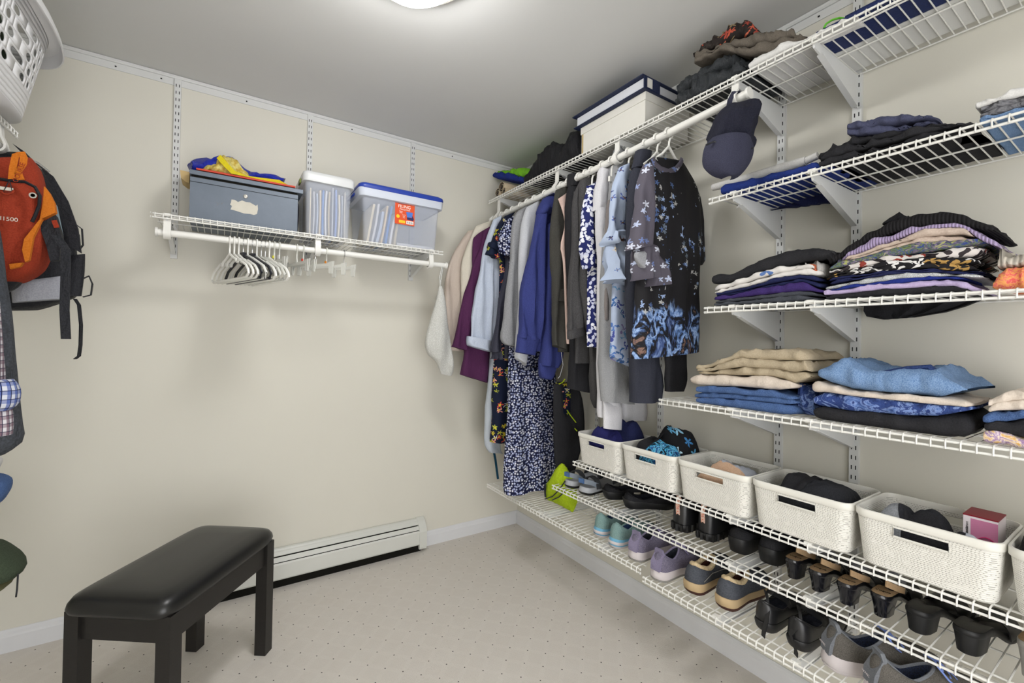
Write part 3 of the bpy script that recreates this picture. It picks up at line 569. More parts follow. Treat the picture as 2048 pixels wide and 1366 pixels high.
# ------------------------------------------------------------------ bench
m_bw = None
t = NT('black_stained_wood'); n = t.noise(40, t.map((1, 1, 8)), 4, .6, .5); t.bump(n, .25, .001)
m_bw = t.done(t.mix(n, '141312', '24211f'), .42, .4)
t = NT('black_vinyl'); t.bump(t.noise(260, detail=3), .12, .0006); m_vin = t.done('181818', .33, .5)
BA = .9354
B = thing('piano_bench', 'black padded bench with square wooden legs on the carpet', 'bench', (-1.818, -.630, 0), rz=BA)
L2, W2, HZ = .276, .169, .436
for sx in (-1, 1):
    for sy in (-1, 1):
        c = (sx*(L2-.045), sy*(W2-.028)); mb = MB(); w = .022
        mb.prism([(c[0]-w, c[1]-w, 0), (c[0]+w, c[1]-w, 0), (c[0]+w, c[1]+w, 0), (c[0]-w, c[1]+w, 0)], (0, 0, HZ)); part('leg', mb, m_bw, B, False, world=False)
for sy in (-1, 1): part('apron', MB().box((0, sy*(W2-.026), HZ-.042), (2*(L2-.045)-.04, .02, .082)), m_bw, B, False, world=False)
for sx in (-1, 1): part('apron', MB().box((sx*(L2-.043), 0, HZ-.042), (.02, 2*(W2-.028)-.04, .082)), m_bw, B, False, world=False)
rings = []
for k, (z, ins) in enumerate([(HZ-.004, .012), (HZ, .004), (HZ+.012, 0), (HZ+.026, .003), (HZ+.04, .012), (HZ+.049, .03), (HZ+.054, .06), (HZ+.056, .11)]):
    a, b = L2-ins, W2-ins*.9; rr = .035; r = []
    for j in range(48):
        q = 2*pi*(j+.5)/48; cs, sn = cos(q), sin(q); e = .22
        r.append(Vector((a*(abs(cs)**e)*(1 if cs > 0 else -1), b*(abs(sn)**e)*(1 if sn > 0 else -1), z)))
    rings.append(r)
part('seat_pad', MB().loft(rings), m_vin, B, True, world=False)
# ------------------------------------------------------------------ things on the shelf above the heater
ST = BSZ + .0016
def rrect(cx, cy, a, b, r, z, n=6):
    out = []
    for qx, qy, a0 in ((1, 1, 0), (-1, 1, 90), (-1, -1, 180), (1, -1, 270)):
        for k in range(n):
            t_ = radians(a0 + 90*k/(n-1)); out.append(Vector((cx+qx*(a-r)+r*cos(t_), cy+qy*(b-r)+r*sin(t_), z)))
    return out
def tub(cx, cy, a, b, r, z0, z1, flare, th=.0025, n=6, lv=6):
    """open tub: outer and inner skins joined at the rim"""
    rings = []
    for i in range(lv+1):
        f = i/lv; rings.append(rrect(cx, cy, a-flare*(1-f), b-flare*(1-f), r, z0+(z1-z0)*f, n))
    for i in range(lv, -1, -1):
        f = i/lv; rings.append(rrect(cx, cy, a-flare*(1-f)-th, b-flare*(1-f)-th, max(r-th, .002), max(z0+(z1-z0)*f, z0+th), n))
    return MB().loft(rings)
t = NT('grey_enamel_steel'); n = t.noise(9, detail=5, rough=.7); g = t.noise(60, detail=3)
c = t.mix(n, '5a6470', '6d7683'); c = t.mix(t.ramp(t.noise(16, detail=5, rough=.75), [(.66, '000000'), (.72, 'ffffff')]), c, '6e5d4c'); t.bump(g, .1, .0006); m_file = t.done(c, .45, .45, .15)
FX0, FX1, FY = -1.852, -1.446, -.272
fb = thing('metal_file_box', 'scuffed grey metal file box with a torn paper label', 'file box', ((FX0+FX1)/2, FY+.12, ST), rz=0)
part('body', MB().bb((FX0, FY, ST), (FX1, -.02, ST+.178)), m_file, fb, False)
part('lid', MB().prism([(FX0-.002, FY-.006, ST+.188), (FX0-.002, FY-.006, ST+.205), (FX0-.002, FY+.01, ST+.211), (FX0-.002, -.016, ST+.211), (FX0-.002, -.016, ST+.188)], (FX1-FX0+.022, 0, 0)), m_file, fb, False)
part('lid_seam', MB().bb((FX0+.003, FY+.003, ST+.176), (FX1-.003, -.03, ST+.19)), m_dark, fb, False)
part('front_flange', MB().bb((FX0, FY-.0015, ST+.158), (FX1, FY+.001, ST+.1595)), m_dark, fb, False)
part('lock', MB().lathe([(.0085, -.001), (.0085, .003), (.006, .0045), (.003, .0045), (.003, .002), (.0005, .002)], (0, 0, 0), 20), m_ring, fb, True, world=False, label='round chrome lock').matrix_basis = Matrix.Translation(px(491, 393, 1, FY)-OFF[fb.name]) @ Matrix.Rotation(pi/2, 4, 'X')
m_paper = plain('torn_paper', 'd8d3c6', .8, .2, var=.15)
lp = [(463, 399), (470, 400), (476, 404), (484, 401), (492, 404), (500, 405), (507, 409), (512, 412), (515, 409), (516, 418), (514, 428), (508, 430), (500, 428), (488, 427), (476, 423), (466, 420), (461, 419), (464, 412), (460, 409), (462, 405)]
part('torn_label', MB().prism([px(x, y, 1, FY-.0006) for x, y in lp], (0, -.0006, 0)), m_paper, fb, False)
m_red = plain('red_folder_card', 'c8442e', .55, .3)
fo = solo('folder', MB().bb((FX0+.02, FY-.0, ST+.2115), (FX1-.012, -.03, ST+.2185)), m_red, 'thin red folder lying on the grey metal file box', 'folder', smooth=False)
m_kraft = plain('kraft_card', 'c2a878', .8, .2)
solo('cardboard_sheet', MB().prism([px(360, 340, 1, -.2), px(379, 344, 1, -.2), px(379, 366, 1, -.2), px(372, 364, 1, -.2), px(362, 356, 1, -.2)], (0, .1, 0)), m_kraft, 'brown cardboard piece poking out behind the grey file box', 'cardboard', smooth=False)
# shopping bag lying on the file box
m_bagb = cloth('blue_bag_tarpaulin', '1f2a96', '2a35a8', 120, .5, .4); m_bagy = cloth('yellow_bag_handle', 'd6c61c', 'c9b61a', 300, .3, .6)
bz = ST+.2185
def crumple(out, Yc, th, n=20, seed=0, seg=26, fold=.8, freq=40): return hang(out, Yc, th, n, seg, fold, freq, seed, top=.4, bot=.8)
bag = thing('shopping_bag', 'crumpled blue and yellow shopping bag lying on the red folder', 'bag', (-1.7, -.17, bz), rz=0)
def sheet(pts_lo, pts_up, y0, y1, nx=26, ny=8, amp=.012, seed=0, lift=0):
    """crumpled lump standing on a base line: lower and upper outline in photo pixels on plane y0, going back to y1"""
    rings = []
    for i in range(nx):
        u = i/(nx-1)
        def ip(L_):
            t_ = u*(len(L_)-1); k = min(int(t_), len(L_)-2); f = t_-k; return L_[k][0]*(1-f)+L_[k+1][0]*f, L_[k][1]*(1-f)+L_[k+1][1]*f
        a = px(*ip(pts_lo), 1, y0); b = px(*ip(pts_up), 1, y0); hgt = max(b.z-a.z, .004); ring = []
        e = .35+.65*sin(pi*min(max(u, .04), .96))**.4
        for j in range(16):
            q = 2*pi*j/16; yy = (y0+y1)/2 + (y0-y1)/2*cos(q)*e; zz = a.z + hgt*(.5+.5*sin(q))
            ring.append(Vector((a.x*.5+b.x*.5 + amp*vn(yy*30, zz*30, u*5, 1, seed), yy + amp*vn(zz*25, u*9, 3, 1, seed), max(a.z-.001, zz + amp*vn(u*14, yy*25, 7, 1, seed)*(.2 if sin(q) < 0 else 1)))))
        rings.append(ring)
    return MB().loft(rings)
part('pouch', sheet([(377, 342), (400, 345), (430, 350), (470, 356), (520, 364), (560, 370)], [(376, 318), (385, 309), (430, 305), (462, 301), (500, 336), (530, 338), (576, 346)], -.25, -.06, amp=.02, seed=3), m_bagb, bag)
part('crumpled_lining', sheet([(402, 340), (430, 346), (460, 352), (500, 358)], [(404, 338), (425, 318), (455, 306), (478, 312), (504, 352)], -.268, -.16, amp=.016, seed=6), cloth('yellow_print_lining', 'd8cf86', 'b99a3a', 60, .6), bag)
part('handle', MB().band([px(437, 313, 1, -.27), px(452, 330, 1, -.276), px(466, 345, 1, -.278), px(490, 355, 1, -.276), px(520, 359, 1, -.27), px(555, 363, 1, -.262), px(574, 374, 1, -.25)], .022, .003, (.6, 0, .8)), m_bagy, bag)
part('handle', MB().band([px(490, 357, 1, -.255), px(520, 362, 1, -.255), px(548, 366, 1, -.25), px(570, 373, 1, -.25)], .018, .003, (.3, .3, .8)), m_bagy, bag)
for ch in bag.children:
    for v in ch.data.vertices: v.co.z = max(v.co.z, bz+.0006-OFF[bag.name].z)
# clear totes
def clearmat(name, col, alpha_rough=.12):
    t = NT(name); return t.done(col, alpha_rough, .5, Alpha=.2)
m_cl = clearmat('clear_polypropylene', 'dfe6f6', .25); m_lid = NT('frosted_lid').done('dfe1e2', .35, .5, Alpha=.8)
m_fr = NT('frosted_band').done('dfe5f2', .45, .4, Alpha=.75)
fcol = ['d9cba8', 'c9c9cc', 'aeb9cc', 'd6c09a', '3f78bd', 'd9d9dc', 'bfb190', 'b9bec8', '7d95cc', 'ddd2b8', 'a9afb8', 'c6bfb2']
fnm = ['ivory', 'light grey', 'blue-grey', 'sand', 'bright blue', 'white', 'khaki', 'pale grey', 'periwinkle', 'cream', 'mid grey', 'stone']
FM = [plain('file_paper_%s' % c, c, .8, .2) for c in fcol]
def files(x0, x1, y0, y1, z0, h, n, group, tote, lean=.0):
    for i in range(n):
        x = x0+(x1-x0)*(i+.5)/n; w = (x1-x0)/n*random.uniform(.35, .6); hh = h*random.uniform(.82, 1); bow = .004*sin(i*.9)
        rings = []
        for k in range(6):
            f = k/5; cx = x+bow*sin(pi*f)+lean*f
            rings.append([Vector((cx-w/2, y0, z0+hh*f)), Vector((cx+w/2, y0, z0+hh*f)), Vector((cx+w/2, y1, z0+hh*f)), Vector((cx-w/2, y1, z0+hh*f))])
        solo('file_folder', MB().loft(rings), FM[i % len(FM)], ('%s paper file standing inside the ' % fnm[i % len(fnm)])+tote, 'file folder', group, smooth=False)
T1 = (-1.423, -1.208); ty0, ty1 = -.30, -.02
tt = thing('storage_tote', 'tall clear plastic tote with a milky lid full of files', 'storage box', ((T1[0]+T1[1])/2, -.16, ST))
part('tub', tub((T1[0]+T1[1])/2, -.174, .104, .127, .018, ST, ST+.262, .008), m_cl, tt)
part('lid', MB().loft([rrect((T1[0]+T1[1])/2, -.174, a, b, .022, ST+z) for a, b, z in ((.107, .13, .245), (.115, .139, .246), (.116, .141, .275), (.114, .138, .287), (.107, .131, .293), (.098, .121, .294))]), m_lid, tt)
part('latch', MB().box((T1[0]-.012, -.23, ST+.255), (.006, .05, .02)), plain('olive_latch', '7c8a3a', .5), tt)
files(T1[0]+.022, T1[1]-.024, -.283, -.07, ST+.006, .235, 12, 'files in the tall clear tote', 'tall clear tote')
T2 = (-1.168, -.742)
tw = thing('storage_tote', 'wide clear tote with a blue lid and an orange filing label', 'storage box', ((T2[0]+T2[1])/2, -.16, ST)); tc_ = ((T2[0]+T2[1])/2)
part('tub', tub(tc_, -.172, .205, .13, .02, ST, ST+.225, .012), m_cl, tw)
part('collar', MB().loft([rrect(tc_, -.172, a, b-.012, .028, ST+z) for a, b, z in ((.206, .141, .222), (.222, .156, .226), (.226, .16, .265), (.224, .158, .268), (.2, .13, .268), (.2, .13, .26))]), m_fr, tw)
m_blue = plain('blue_lid_plastic', '2540a0', .3, .5, var=.05)
part('lid', MB().loft([rrect(tc_, -.172, a-.004, b-.013, .03, ST+z) for a, b, z in ((.222, .156, .262), (.228, .162, .264), (.231, .165, .272), (.229, .163, .284), (.218, .152, .292), (.2, .134, .293))]), m_blue, tw)
for s in (-1, 1): part('handle', MB().tube([(tc_+s*.224, -.22, ST+.255), (tc_+s*.231, -.21, ST+.245), (tc_+s*.231, -.11, ST+.245), (tc_+s*.224, -.10, ST+.255)], .005, 8), m_blue, tw)
files(T2[0]+.03, T2[0]+.19, -.28, -.07, ST+.006, .2, 7, 'files in the blue lidded tote', 'blue lidded tote', lean=.03)
solo('file_folder', MB().box((T2[1]-.13, -.17, ST+.016), (.2, .2, .014)), FM[5], 'white papers lying flat in the blue lidded tote', 'papers', smooth=False)
# orange label on the tote
m_or = plain('orange_label', 'd8532b', .5, .3, var=.02); m_lw = plain('label_white', 'f2efe8', .5, .3, var=0); m_ly = plain('label_yellow', 'e8c22c', .5, .3, var=0); m_lb = plain('label_blue', '4d78c8', .5, .3, var=0); m_ln = plain('label_navy', '2a2f5e', .5, .3, var=0)
LY = -.3015
lc = [px(790.5, 400, 1, LY), px(829.5, 405, 1, LY), px(828, 453.5, 1, LY), px(789.5, 450, 1, LY)]
lx0, lx1, lz0, lz1 = lc[3].x, lc[1].x, lc[2].z+.002, lc[0].z
lb = part('label', MB().bb((lx0, LY-.0006, lz0), (lx1, LY, lz1)), m_or, tw, False, label='orange printed label')
RF = ((1, 0, 0), (0, 0, 1), (0, -1, 0)); lm = (lx0+lx1)/2; lw, lh = lx1-lx0, lz1-lz0
def lt(s, u, v, size, m): text('lettering', s, size, (lx0+u*lw, LY-.0012, lz0+v*lh), RF, m, lb)
lt('Gabell', .36, .92, lh*.14, m_ln); lt('FILING', .47, .77, lh*.19, m_lw); lt('Manual Pack', .5, .65, lh*.095, m_lw)
for i, s in enumerate(['Plastic', 'Folds']): lt(s, .3, .56-.06*i, lh*.06, m_lw)
for i, s in enumerate(['Use the', 'Hang', 'Files']): lt(s, .45, .42-.06*i, lh*.05, m_lw)
part('emblem', MB().lathe([(.009, 0), (.009, .0006), (.005, .0006), (.005, .0002)], (0, 0, 0), 20), m_ly, lb, world=False).matrix_basis = Matrix.Translation(Vector((lx0+.15*lw, LY-.0008, lz0+.33*lh))-OFF[lb.name]) @ Matrix.Rotation(pi/2, 4, 'X')
part('picture', MB().prism([(lx0+u*lw, LY-.0014, lz0+v*lh) for u, v in ((.56, .57), (.92, .58), (.86, .36), (.62, .34))], (0, .0006, 0)), m_lb, lb, False)
part('picture', MB().prism([(lx0+u*lw, LY-.0012, lz0+v*lh) for u, v in ((.86, .5), (.97, .3), (.93, .22), (.62, .24), (.6, .34), (.86, .34))], (0, .0004, 0)), m_ln, lb, False)
part('price_patch', MB().bb((lx0+.2*lw, LY-.0012, lz0+.06*lh), (lx0+.52*lw, LY-.0006, lz0+.18*lh)), m_ly, lb, False)
part('barcode_patch', MB().bb((lx0+.58*lw, LY-.0012, lz0+.05*lh), (lx0+.95*lw, LY-.0006, lz0+.19*lh)), m_lw, lb, False)
mb = MB()
for i in range(9): mb.bb((lx0+(.61+.037*i)*lw, LY-.0016, lz0+.07*lh), (lx0+(.61+.037*i+.012+.008*(i % 3 == 0))*lw, LY-.0012, lz0+.16*lh))
part('barcode', mb, m_ln, lb, False)
# dark bag and small things between file box and tote
_pm = sheet([(585, 462), (592, 463), (600, 464), (610, 466)], [(590, 420), (600, 402), (606, 400), (612, 410)], -.14, -.03, amp=.01)
_pm.v = [(min(max(v[0], -1.443), -1.4245), v[1], max(v[2], ST+.001)) for v in _pm.v]
solo('pouch', _pm, cloth('dark_pouch', '2b2832', '37333f'), 'small dark pouch squeezed between the file box and the tall tote', 'pouch')

# ------------------------------------------------------------------ empty hangers on the rod above the heater
def ehang(q, yaw, label, mesh, mats, group='empty hangers on the heater wall rod'):
    x = px(q, 463.5+(q-313)*.119, 1, -RB[0]).x
    o = thing('clothes_hanger', label, 'hanger', (x, -RB[0], RB[1]-.0015), group, rz=yaw); qa = -pi/2-yaw; mesh = [(nm, MB().add([Matrix.Rotation(qa, 3, 'Z') @ Vector(v) for v in mb.v], mb.f)) if nm == 'hook' else (nm, mb) for nm, mb in mesh]
    for (nm, mb), mt in zip(mesh, mats): part(nm, mb, mt, o, world=False)
    return o
def hook_(r=.0035, drop=-.055): return MB().tube([(.0188*cos(radians(200-k*27)), 0, .0188*sin(radians(200-k*27))) for k in range(11)]+[(.002, 0, -.034), (0, 0, drop)], r, 6)
def tri(w=.2, r=.0048, notch=True):
    z0 = -.055; L_ = [(0, z0), (.045, z0-.022), (.07, z0-.03), (.078, z0-.044), (.088, z0-.044), (.092, z0-.034), (.1, z0-.035), (w*.85, z0-.062), (w*.98, z0-.085), (w, z0-.098), (w*.9, z0-.112)] if notch else [(0, z0), (.06, z0-.02), (w*.85, z0-.06), (w, z0-.09), (w*.92, z0-.11)]
    P = [(x, 0, z) for x, z in L_] + [(-x, 0, z) for x, z in reversed(L_)]
    return MB().tube(P, r, 6)
def clipbar(w=.15):
    return MB().box((0, 0, -.07), (w*2, .004, .014)).box((0, 0, -.06), (.012, .005, .02))
def clip(x): return MB().prism([(x-.012, -.006, -.058), (x+.012, -.006, -.058), (x+.009, -.006, -.11), (x-.009, -.006, -.11)], (0, .003, 0)).prism([(x-.012, .004, -.054), (x+.012, .004, -.054), (x+.009, -.002, -.112), (x-.009, -.002, -.112)], (0, .003, 0))
m_blk = plain('black_plastic', '1d1f26', .35, .5); m_met = plain('chrome_wire', 'c2c2c2', .25, .5, .9, var=0)
m_clr = NT('milky_clear_plastic').done('e4e4de', .25, .5, Alpha=.7)
YW = -1.25
for q, dy, l in ((460, .0, 'white tubular hanger at the heater end of the empty row'), (469, .0, 'white tubular hanger second in the empty row'), (478, .0, 'white tubular hanger just before the black trouser hanger')): ehang(q, YW+dy, l, [('hook', hook_()), ('frame', tri())], [m_hang]*2)
for q, l in ((487, 'black trouser hanger with a wire hook among the white ones'), (505, 'black clip hanger partly hidden by white hangers')): ehang(q, YW, l, [('hook', hook_(.0016)), ('frame', tri(.19, .006, False)), ('block', MB().box((0, 0, -.07), (.035, .014, .05)))], [m_met, m_blk, m_blk])
for q, dy, l in ((496, .0, 'white flat shoulder hanger beside the black one'), (514, .0, 'white flat hanger with notches in the middle of the row'), (539, .0, 'white hanger with a trouser bar near the clear hangers')): ehang(q, YW+dy, l, [('hook', hook_()), ('frame', tri(.19, .0055, q != 496))], [m_hang]*2)
for q, l in ((523, 'clear plastic hanger behind the white trouser bar hanger'), (531, 'thin clear hanger next to the trouser bar hanger')): ehang(q, YW, l, [('hook', hook_(.0016)), ('frame', tri(.19, .005, False)), ('trouser_bar', MB().box((0, 0, -.13), (.3, .004, .03)))], [m_met, m_clr, m_clr])
for q, yw, l in ((549, -1.25, 'milky clip hanger with a yellow size dot'), (559, -1.25, 'white clip hanger with a square size tag'), (594, -1.25, 'milky clip hanger alone past the row'), (607, -1.25, 'milky clip hanger with a red size dot'), (631, -1.0, 'long clip hanger with a wire hook'), (653, -.9, 'milky clip hanger with an orange size dot'), (688, -1.0, 'small clip hanger with a green size dot near the laundry bag')):
    w = .06 if q in (559, 688) else .1
    mesh = [('hook', hook_(.0022 if q in (631, 688) else .0035)), ('bar', clipbar(w)), ('clip', clip(-w)), ('clip', clip(w))]; mats = [m_met if q in (631, 688) else m_clr, m_clr, m_clr, m_clr]
    dc = {549: 'd9d24a', 607: 'd2493a', 653: 'e08a2a', 688: '2a8f7c', 559: 'f0f0f0'}.get(q)
    if dc: mesh.append(('size_dot', MB().box((0, -.004, -.05), (.02, .004, .022) if q == 559 else (.007, .008, .012)))); mats.append(plain('size_dot_'+dc, dc, .4))
    ehang(q, yw, l, mesh, mats)
# ------------------------------------------------------------------ folded piles
def ipl(P, y):
    """piecewise-linear z at y from a list of (y,z) sorted by decreasing y"""
    if y >= P[0][0]: return P[0][1]
    for a, b in zip(P, P[1:]):
        if y >= b[0]: return a[1]+(b[1]-a[1])*(y-a[0])/(b[0]-a[0]-1e-9)
    return P[-1][1]
def folded(name, label, cat, lo, up, mat, xf=-.315, depth=.25, n=1, group=None, ny=40, amp=.0035, base=None, yr=None, seed=None, endr=.35, tuck=0):
    """folded garment: lower and upper outline of its front edge in photo pixels on the plane x=xf; depth reaches back to the wall"""
    seed = seed if seed is not None else random.random()*50
    U = sorted([(lambda p: (p.y, p.z))(px(x, y, 0, xf)) for x, y in up], reverse=True)
    Lw = sorted([(lambda p: (p.y, p.z))(px(x, y, 0, xf)) for x, y in lo], reverse=True) if lo else [(0, base), (-5, base)]
    y0, y1 = yr or (U[0][0], U[-1][0])
    if yr is None and lo: y0, y1 = (max(U[0][0], Lw[0][0]), min(U[-1][0], Lw[-1][0]))
    mb = MB()
    for k in range(n):
        rings = []; jf = random.uniform(-.006, .008) if n > 1 else 0; je0 = random.uniform(0, .012) if n > 1 else 0; je1 = random.uniform(0, .02) if n > 1 else 0
        ya, yb = y0-je0, y1+je1
        for i in range(ny):
            u = i/(ny-1); y = ya+(yb-ya)*u
            zl, zu = ipl(Lw, y), ipl(U, y)
            if base is not None: zl = max(zl, base); 
            T = max(zu-zl, .006); a = zl+T*k/n; b = zl+T*(k+1)/n; t_ = (b-a)*1.02
            e = min(u, 1-u)*(ny-1); sh = (endr, .66, .85, .95, 1)[min(int(e), 4)]
            c = (a+b)/2; hh = t_/2*sh; r = min(hh, .05)
            xa = xf+jf+(.012 if sh < .5 else 0); xb = xf+depth-abs(jf)
            ring = []
            for q in range(13): th = pi/2+pi*q/12; ring.append(Vector((xa+r+r*cos(th), 0, c+hh*sin(th))))
            for q in range(1, 4): ring.append(Vector((xa+r+(xb-xa-2*r)*q/4, 0, c-hh)))
            for q in range(7): th = -pi/2+pi*q/6; ring.append(Vector((xb-r+r*cos(th), 0, c+hh*sin(th))))
            for q in range(1, 12): ring.append(Vector((xb-r-(xb-xa-2*r)*q/12, 0, c+hh)))
            out = []
            for p in ring:
                nz = vn(p.x*16, y*16, c*30, 1, seed); n2 = vn(p.x*45, y*40, c*60, 1, seed+3)
                p.y = y + .01*vn(p.x*9, c*40, 2, 1, seed)*(1 if e < 4 else .2); up_ = p.z > c
                rd = ridge(y*15+p.x*6, p.x*11-y*5, c*20, 1, seed)+.6*ridge(y*34-p.x*16, p.x*30, c*40, 1, seed+5); fr = p.x < xa+r
                p.z += amp*(1.6*nz+.6*n2+1.2*(rd-.5))*(1 if up_ else .15); p.x += amp*(1.2*n2-(1.1*(rd-.4) if fr else 0))
                if base is not None: p.z = max(p.z, base+.0005)
                out.append(p)
            rings.append(out)
        mb.loft(rings)
    key = round(max(v[2] for v in mb.v)*0) if False else (0 if mb.v[0][2] > 2.1 else 1 if mb.v[0][2] > 1.7 else 2 if mb.v[0][2] > 1.37 else 3)
    TB = BVHTree.FromPolygons([Vector(v) for v in mb.v], mb.f)
    for ob, of in PILE.get(key, []):          # what lies below is pressed flat where this piece rests on it
        for v in ob.data.vertices:
            p = v.co+of; h_ = TB.ray_cast(Vector((p.x, p.y, -1)), Vector((0, 0, 1)))[0]
            if h_ is not None and 0 < p.z-h_.z+.0004 < .022: v.co.z = max(h_.z-.0004, of.z+.0005)-of.z
        ob.data.update()
    for ob, of in PILE.get(key, []):          # and this piece is draped over whatever still sticks up
        AB = BVHTree.FromPolygons([v.co+of for v in ob.data.vertices], [tuple(f.vertices) for f in ob.data.polygons]); nv = []
        for v in mb.v:
            h_ = AB.ray_cast(Vector((v[0], v[1], 3)), Vector((0, 0, -1)))[0]
            nv.append((v[0], v[1], max(v[2], h_.z+.0008)) if h_ is not None and h_.z-v[2] < .03 else v)
        mb.v = nv
    o = solo(name, mb, mat, label, cat, group, smooth=60); PILE.setdefault(key, []).append((o, OFF[o.name])); return o
PILE = {}
def Z(ox, oy, s): return lambda L_: [(ox+u/s, oy+v/s) for u, v in L_]
F = {}
def ck(k, *a, **kw): F[k] = cloth('folded_'+k, *a, **kw); return F[k]
ck('dgrey', '3e4148', '4a4d54'); ck('purple', '37285e', '41306c'); ck('navy', '1b1f42', '242a50'); ck('whitep', 'd8d4d0', 'cfc9c4'); ck('black', '242427', '2d2d30'); ck('lav', 'b3a2c8', 'bfb0d2'); ck('blue', '1f2d78', '263583'); ck('beige', 'b9a79a', 'c6b5a8', 260)
ck('speck', '8d9194', 'd4d6d6', 600, var=.3); ck('khaki', 'a99b83', 'b6a890'); ck('cream', 'd8ccbf', 'cfc2b5'); ck('jean', '3a5282', '56709c', 500); ck('ljean', '5c7ba6', '86a2c6', 450); ck('djean', '24345f', '3b4f85', 400); ck('slate', '40435a', '4b4e66'); ck('lgrey', 'b6b3b0', 'a8a5a3'); ck('white', 'dedddb', 'd3d2d0')
F['wpr'] = floral('white_smudge_print', 'dcd8d4', ['c46a4a', '5a78b0', 'd8b0a0', '7c9cc0'], 20, .5, 3, dens=.35); F['bfl'] = floral('black_lily_print', '1e1d20', ['d6d4d2', 'b08c50', 'e0dedc', 'a85a40'], 40, .8, 4, dens=.6, dist=1.4, depth=.5)
F['wfl'] = floral('white_branch_print', 'd6d0cc', ['2a2628', '3a3436', '8a3a30', '241f22'], 40, .75, 2, dens=.8, dist=1.4, depth=.5); F['multi'] = painterly('indigo_olive_paint_print', '2a3358', [(.3, '232a4c'), (.42, '3d4a86'), (.48, '6f7f40'), (.52, '2a3054'), (.58, '7b6f86'), (.66, 'a9b440'), (.74, '39406c')], 36, (1, 1, 1.6))
F['dfl'] = painterly('indigo_rose_denim', '2a3a6c', [(.32, '1f2c58'), (.45, '33477f'), (.5, '24346a'), (.55, '7d93c4'), (.6, '5670a8'), (.7, '26376c')], 26, (1, 1, 1)); F['quilt'] = painterly('violet_gold_paint_print', 'e2d8d4', [(.3, 'e6dedb'), (.45, 'c9b8c4'), (.5, '8d6a9a'), (.55, 'e0d2c0'), (.62, 'd1a04a'), (.72, 'ece4df')], 24, (1, 1, 1))
F['ribblack'] = ribknit('black_rib_knit', '2a292b', .007, 1); F['riblav'] = ribknit('lavender_rib_knit', 'b6a5cb', .006, 1); F['knitw'] = ribknit('cream_cable_knit', 'ddd5c8', .009, 1); F['camo'] = painterly('grey_camouflage', '4a4a4d', [(.35, '2d2d30'), (.45, '55555a'), (.52, '7d7d82'), (.6, '38383b')], 20, (1, 1, 1))
F['coral'] = painterly('coral_variegated_yarn', 'd8614a', [(.3, 'c8503c'), (.42, 'e08060'), (.5, 'eaa95c'), (.56, 'e06a72'), (.64, 'd85a48'), (.72, 'f0c890')], 70, (1, 1, 1))
# --- shelf of sweaters
z = Z(1380, 400, 3.066); gA = 'small pile at the left end of the sweater shelf'; B3 = Z3+.0016
def pile(conv, base, g, items, xf=-.315, depth=.25):
    """items bottom to top: (name,label,cat,mat,upper[,lower][,kwargs])"""
    low = None
    for it in items:
        nm, lab, cat, mt, up = it[:5]; kw = dict(it[5]) if len(it) > 5 else {}
        lo = conv(kw.pop('lo')) if 'lo' in kw else low
        u = conv(up); kw.setdefault('xf', xf); kw.setdefault('depth', depth)
        if lo is None: folded(nm, lab, cat, None, u, mt, group=g, base=base, **kw)
        else: folded(nm, lab, cat, lo, u, mt, group=g, **kw)
        low = u
pile(z, B3, gA, [
 ('folded_trousers', 'dark grey folded trousers at the bottom of the small sweater shelf pile', 'trousers', F['dgrey'], [(138, 618), (330, 592), (540, 570), (720, 556), (830, 575)], {'n': 2}),
 ('folded_shirt', 'violet folded shirt in the small sweater shelf pile', 'shirt', F['purple'], [(142, 598), (300, 572), (480, 535), (680, 500), (780, 545)]),
 ('folded_shirt', 'navy folded shirt under the white printed one', 'shirt', F['navy'], [(150, 578), (330, 534), (480, 492), (660, 455), (820, 470)], {'n': 2}),
 ('folded_shirt', 'white folded shirt with smudged orange and blue print', 'shirt', F['wpr'], [(136, 540), (330, 478), (480, 428), (640, 400), (695, 390)], {'n': 2}),
 ('folded_blouse', 'black folded top crowning the small sweater shelf pile', 'blouse', F['black'], [(118, 462), (230, 458), (330, 410), (430, 362), (560, 316), (750, 296), (905, 300)], {'lo': [(118, 528), (300, 488), (430, 445), (690, 375), (905, 352)]})])
folded('scarf', 'crumpled pale grey scarf beside the violet shirt', 'scarf', z([(700, 462), (760, 466), (815, 470)]), z([(700, 395), (760, 385), (815, 390)]), F['lgrey'], xf=-.30, depth=.15, amp=.012)
gB = 'tall sweater pile'
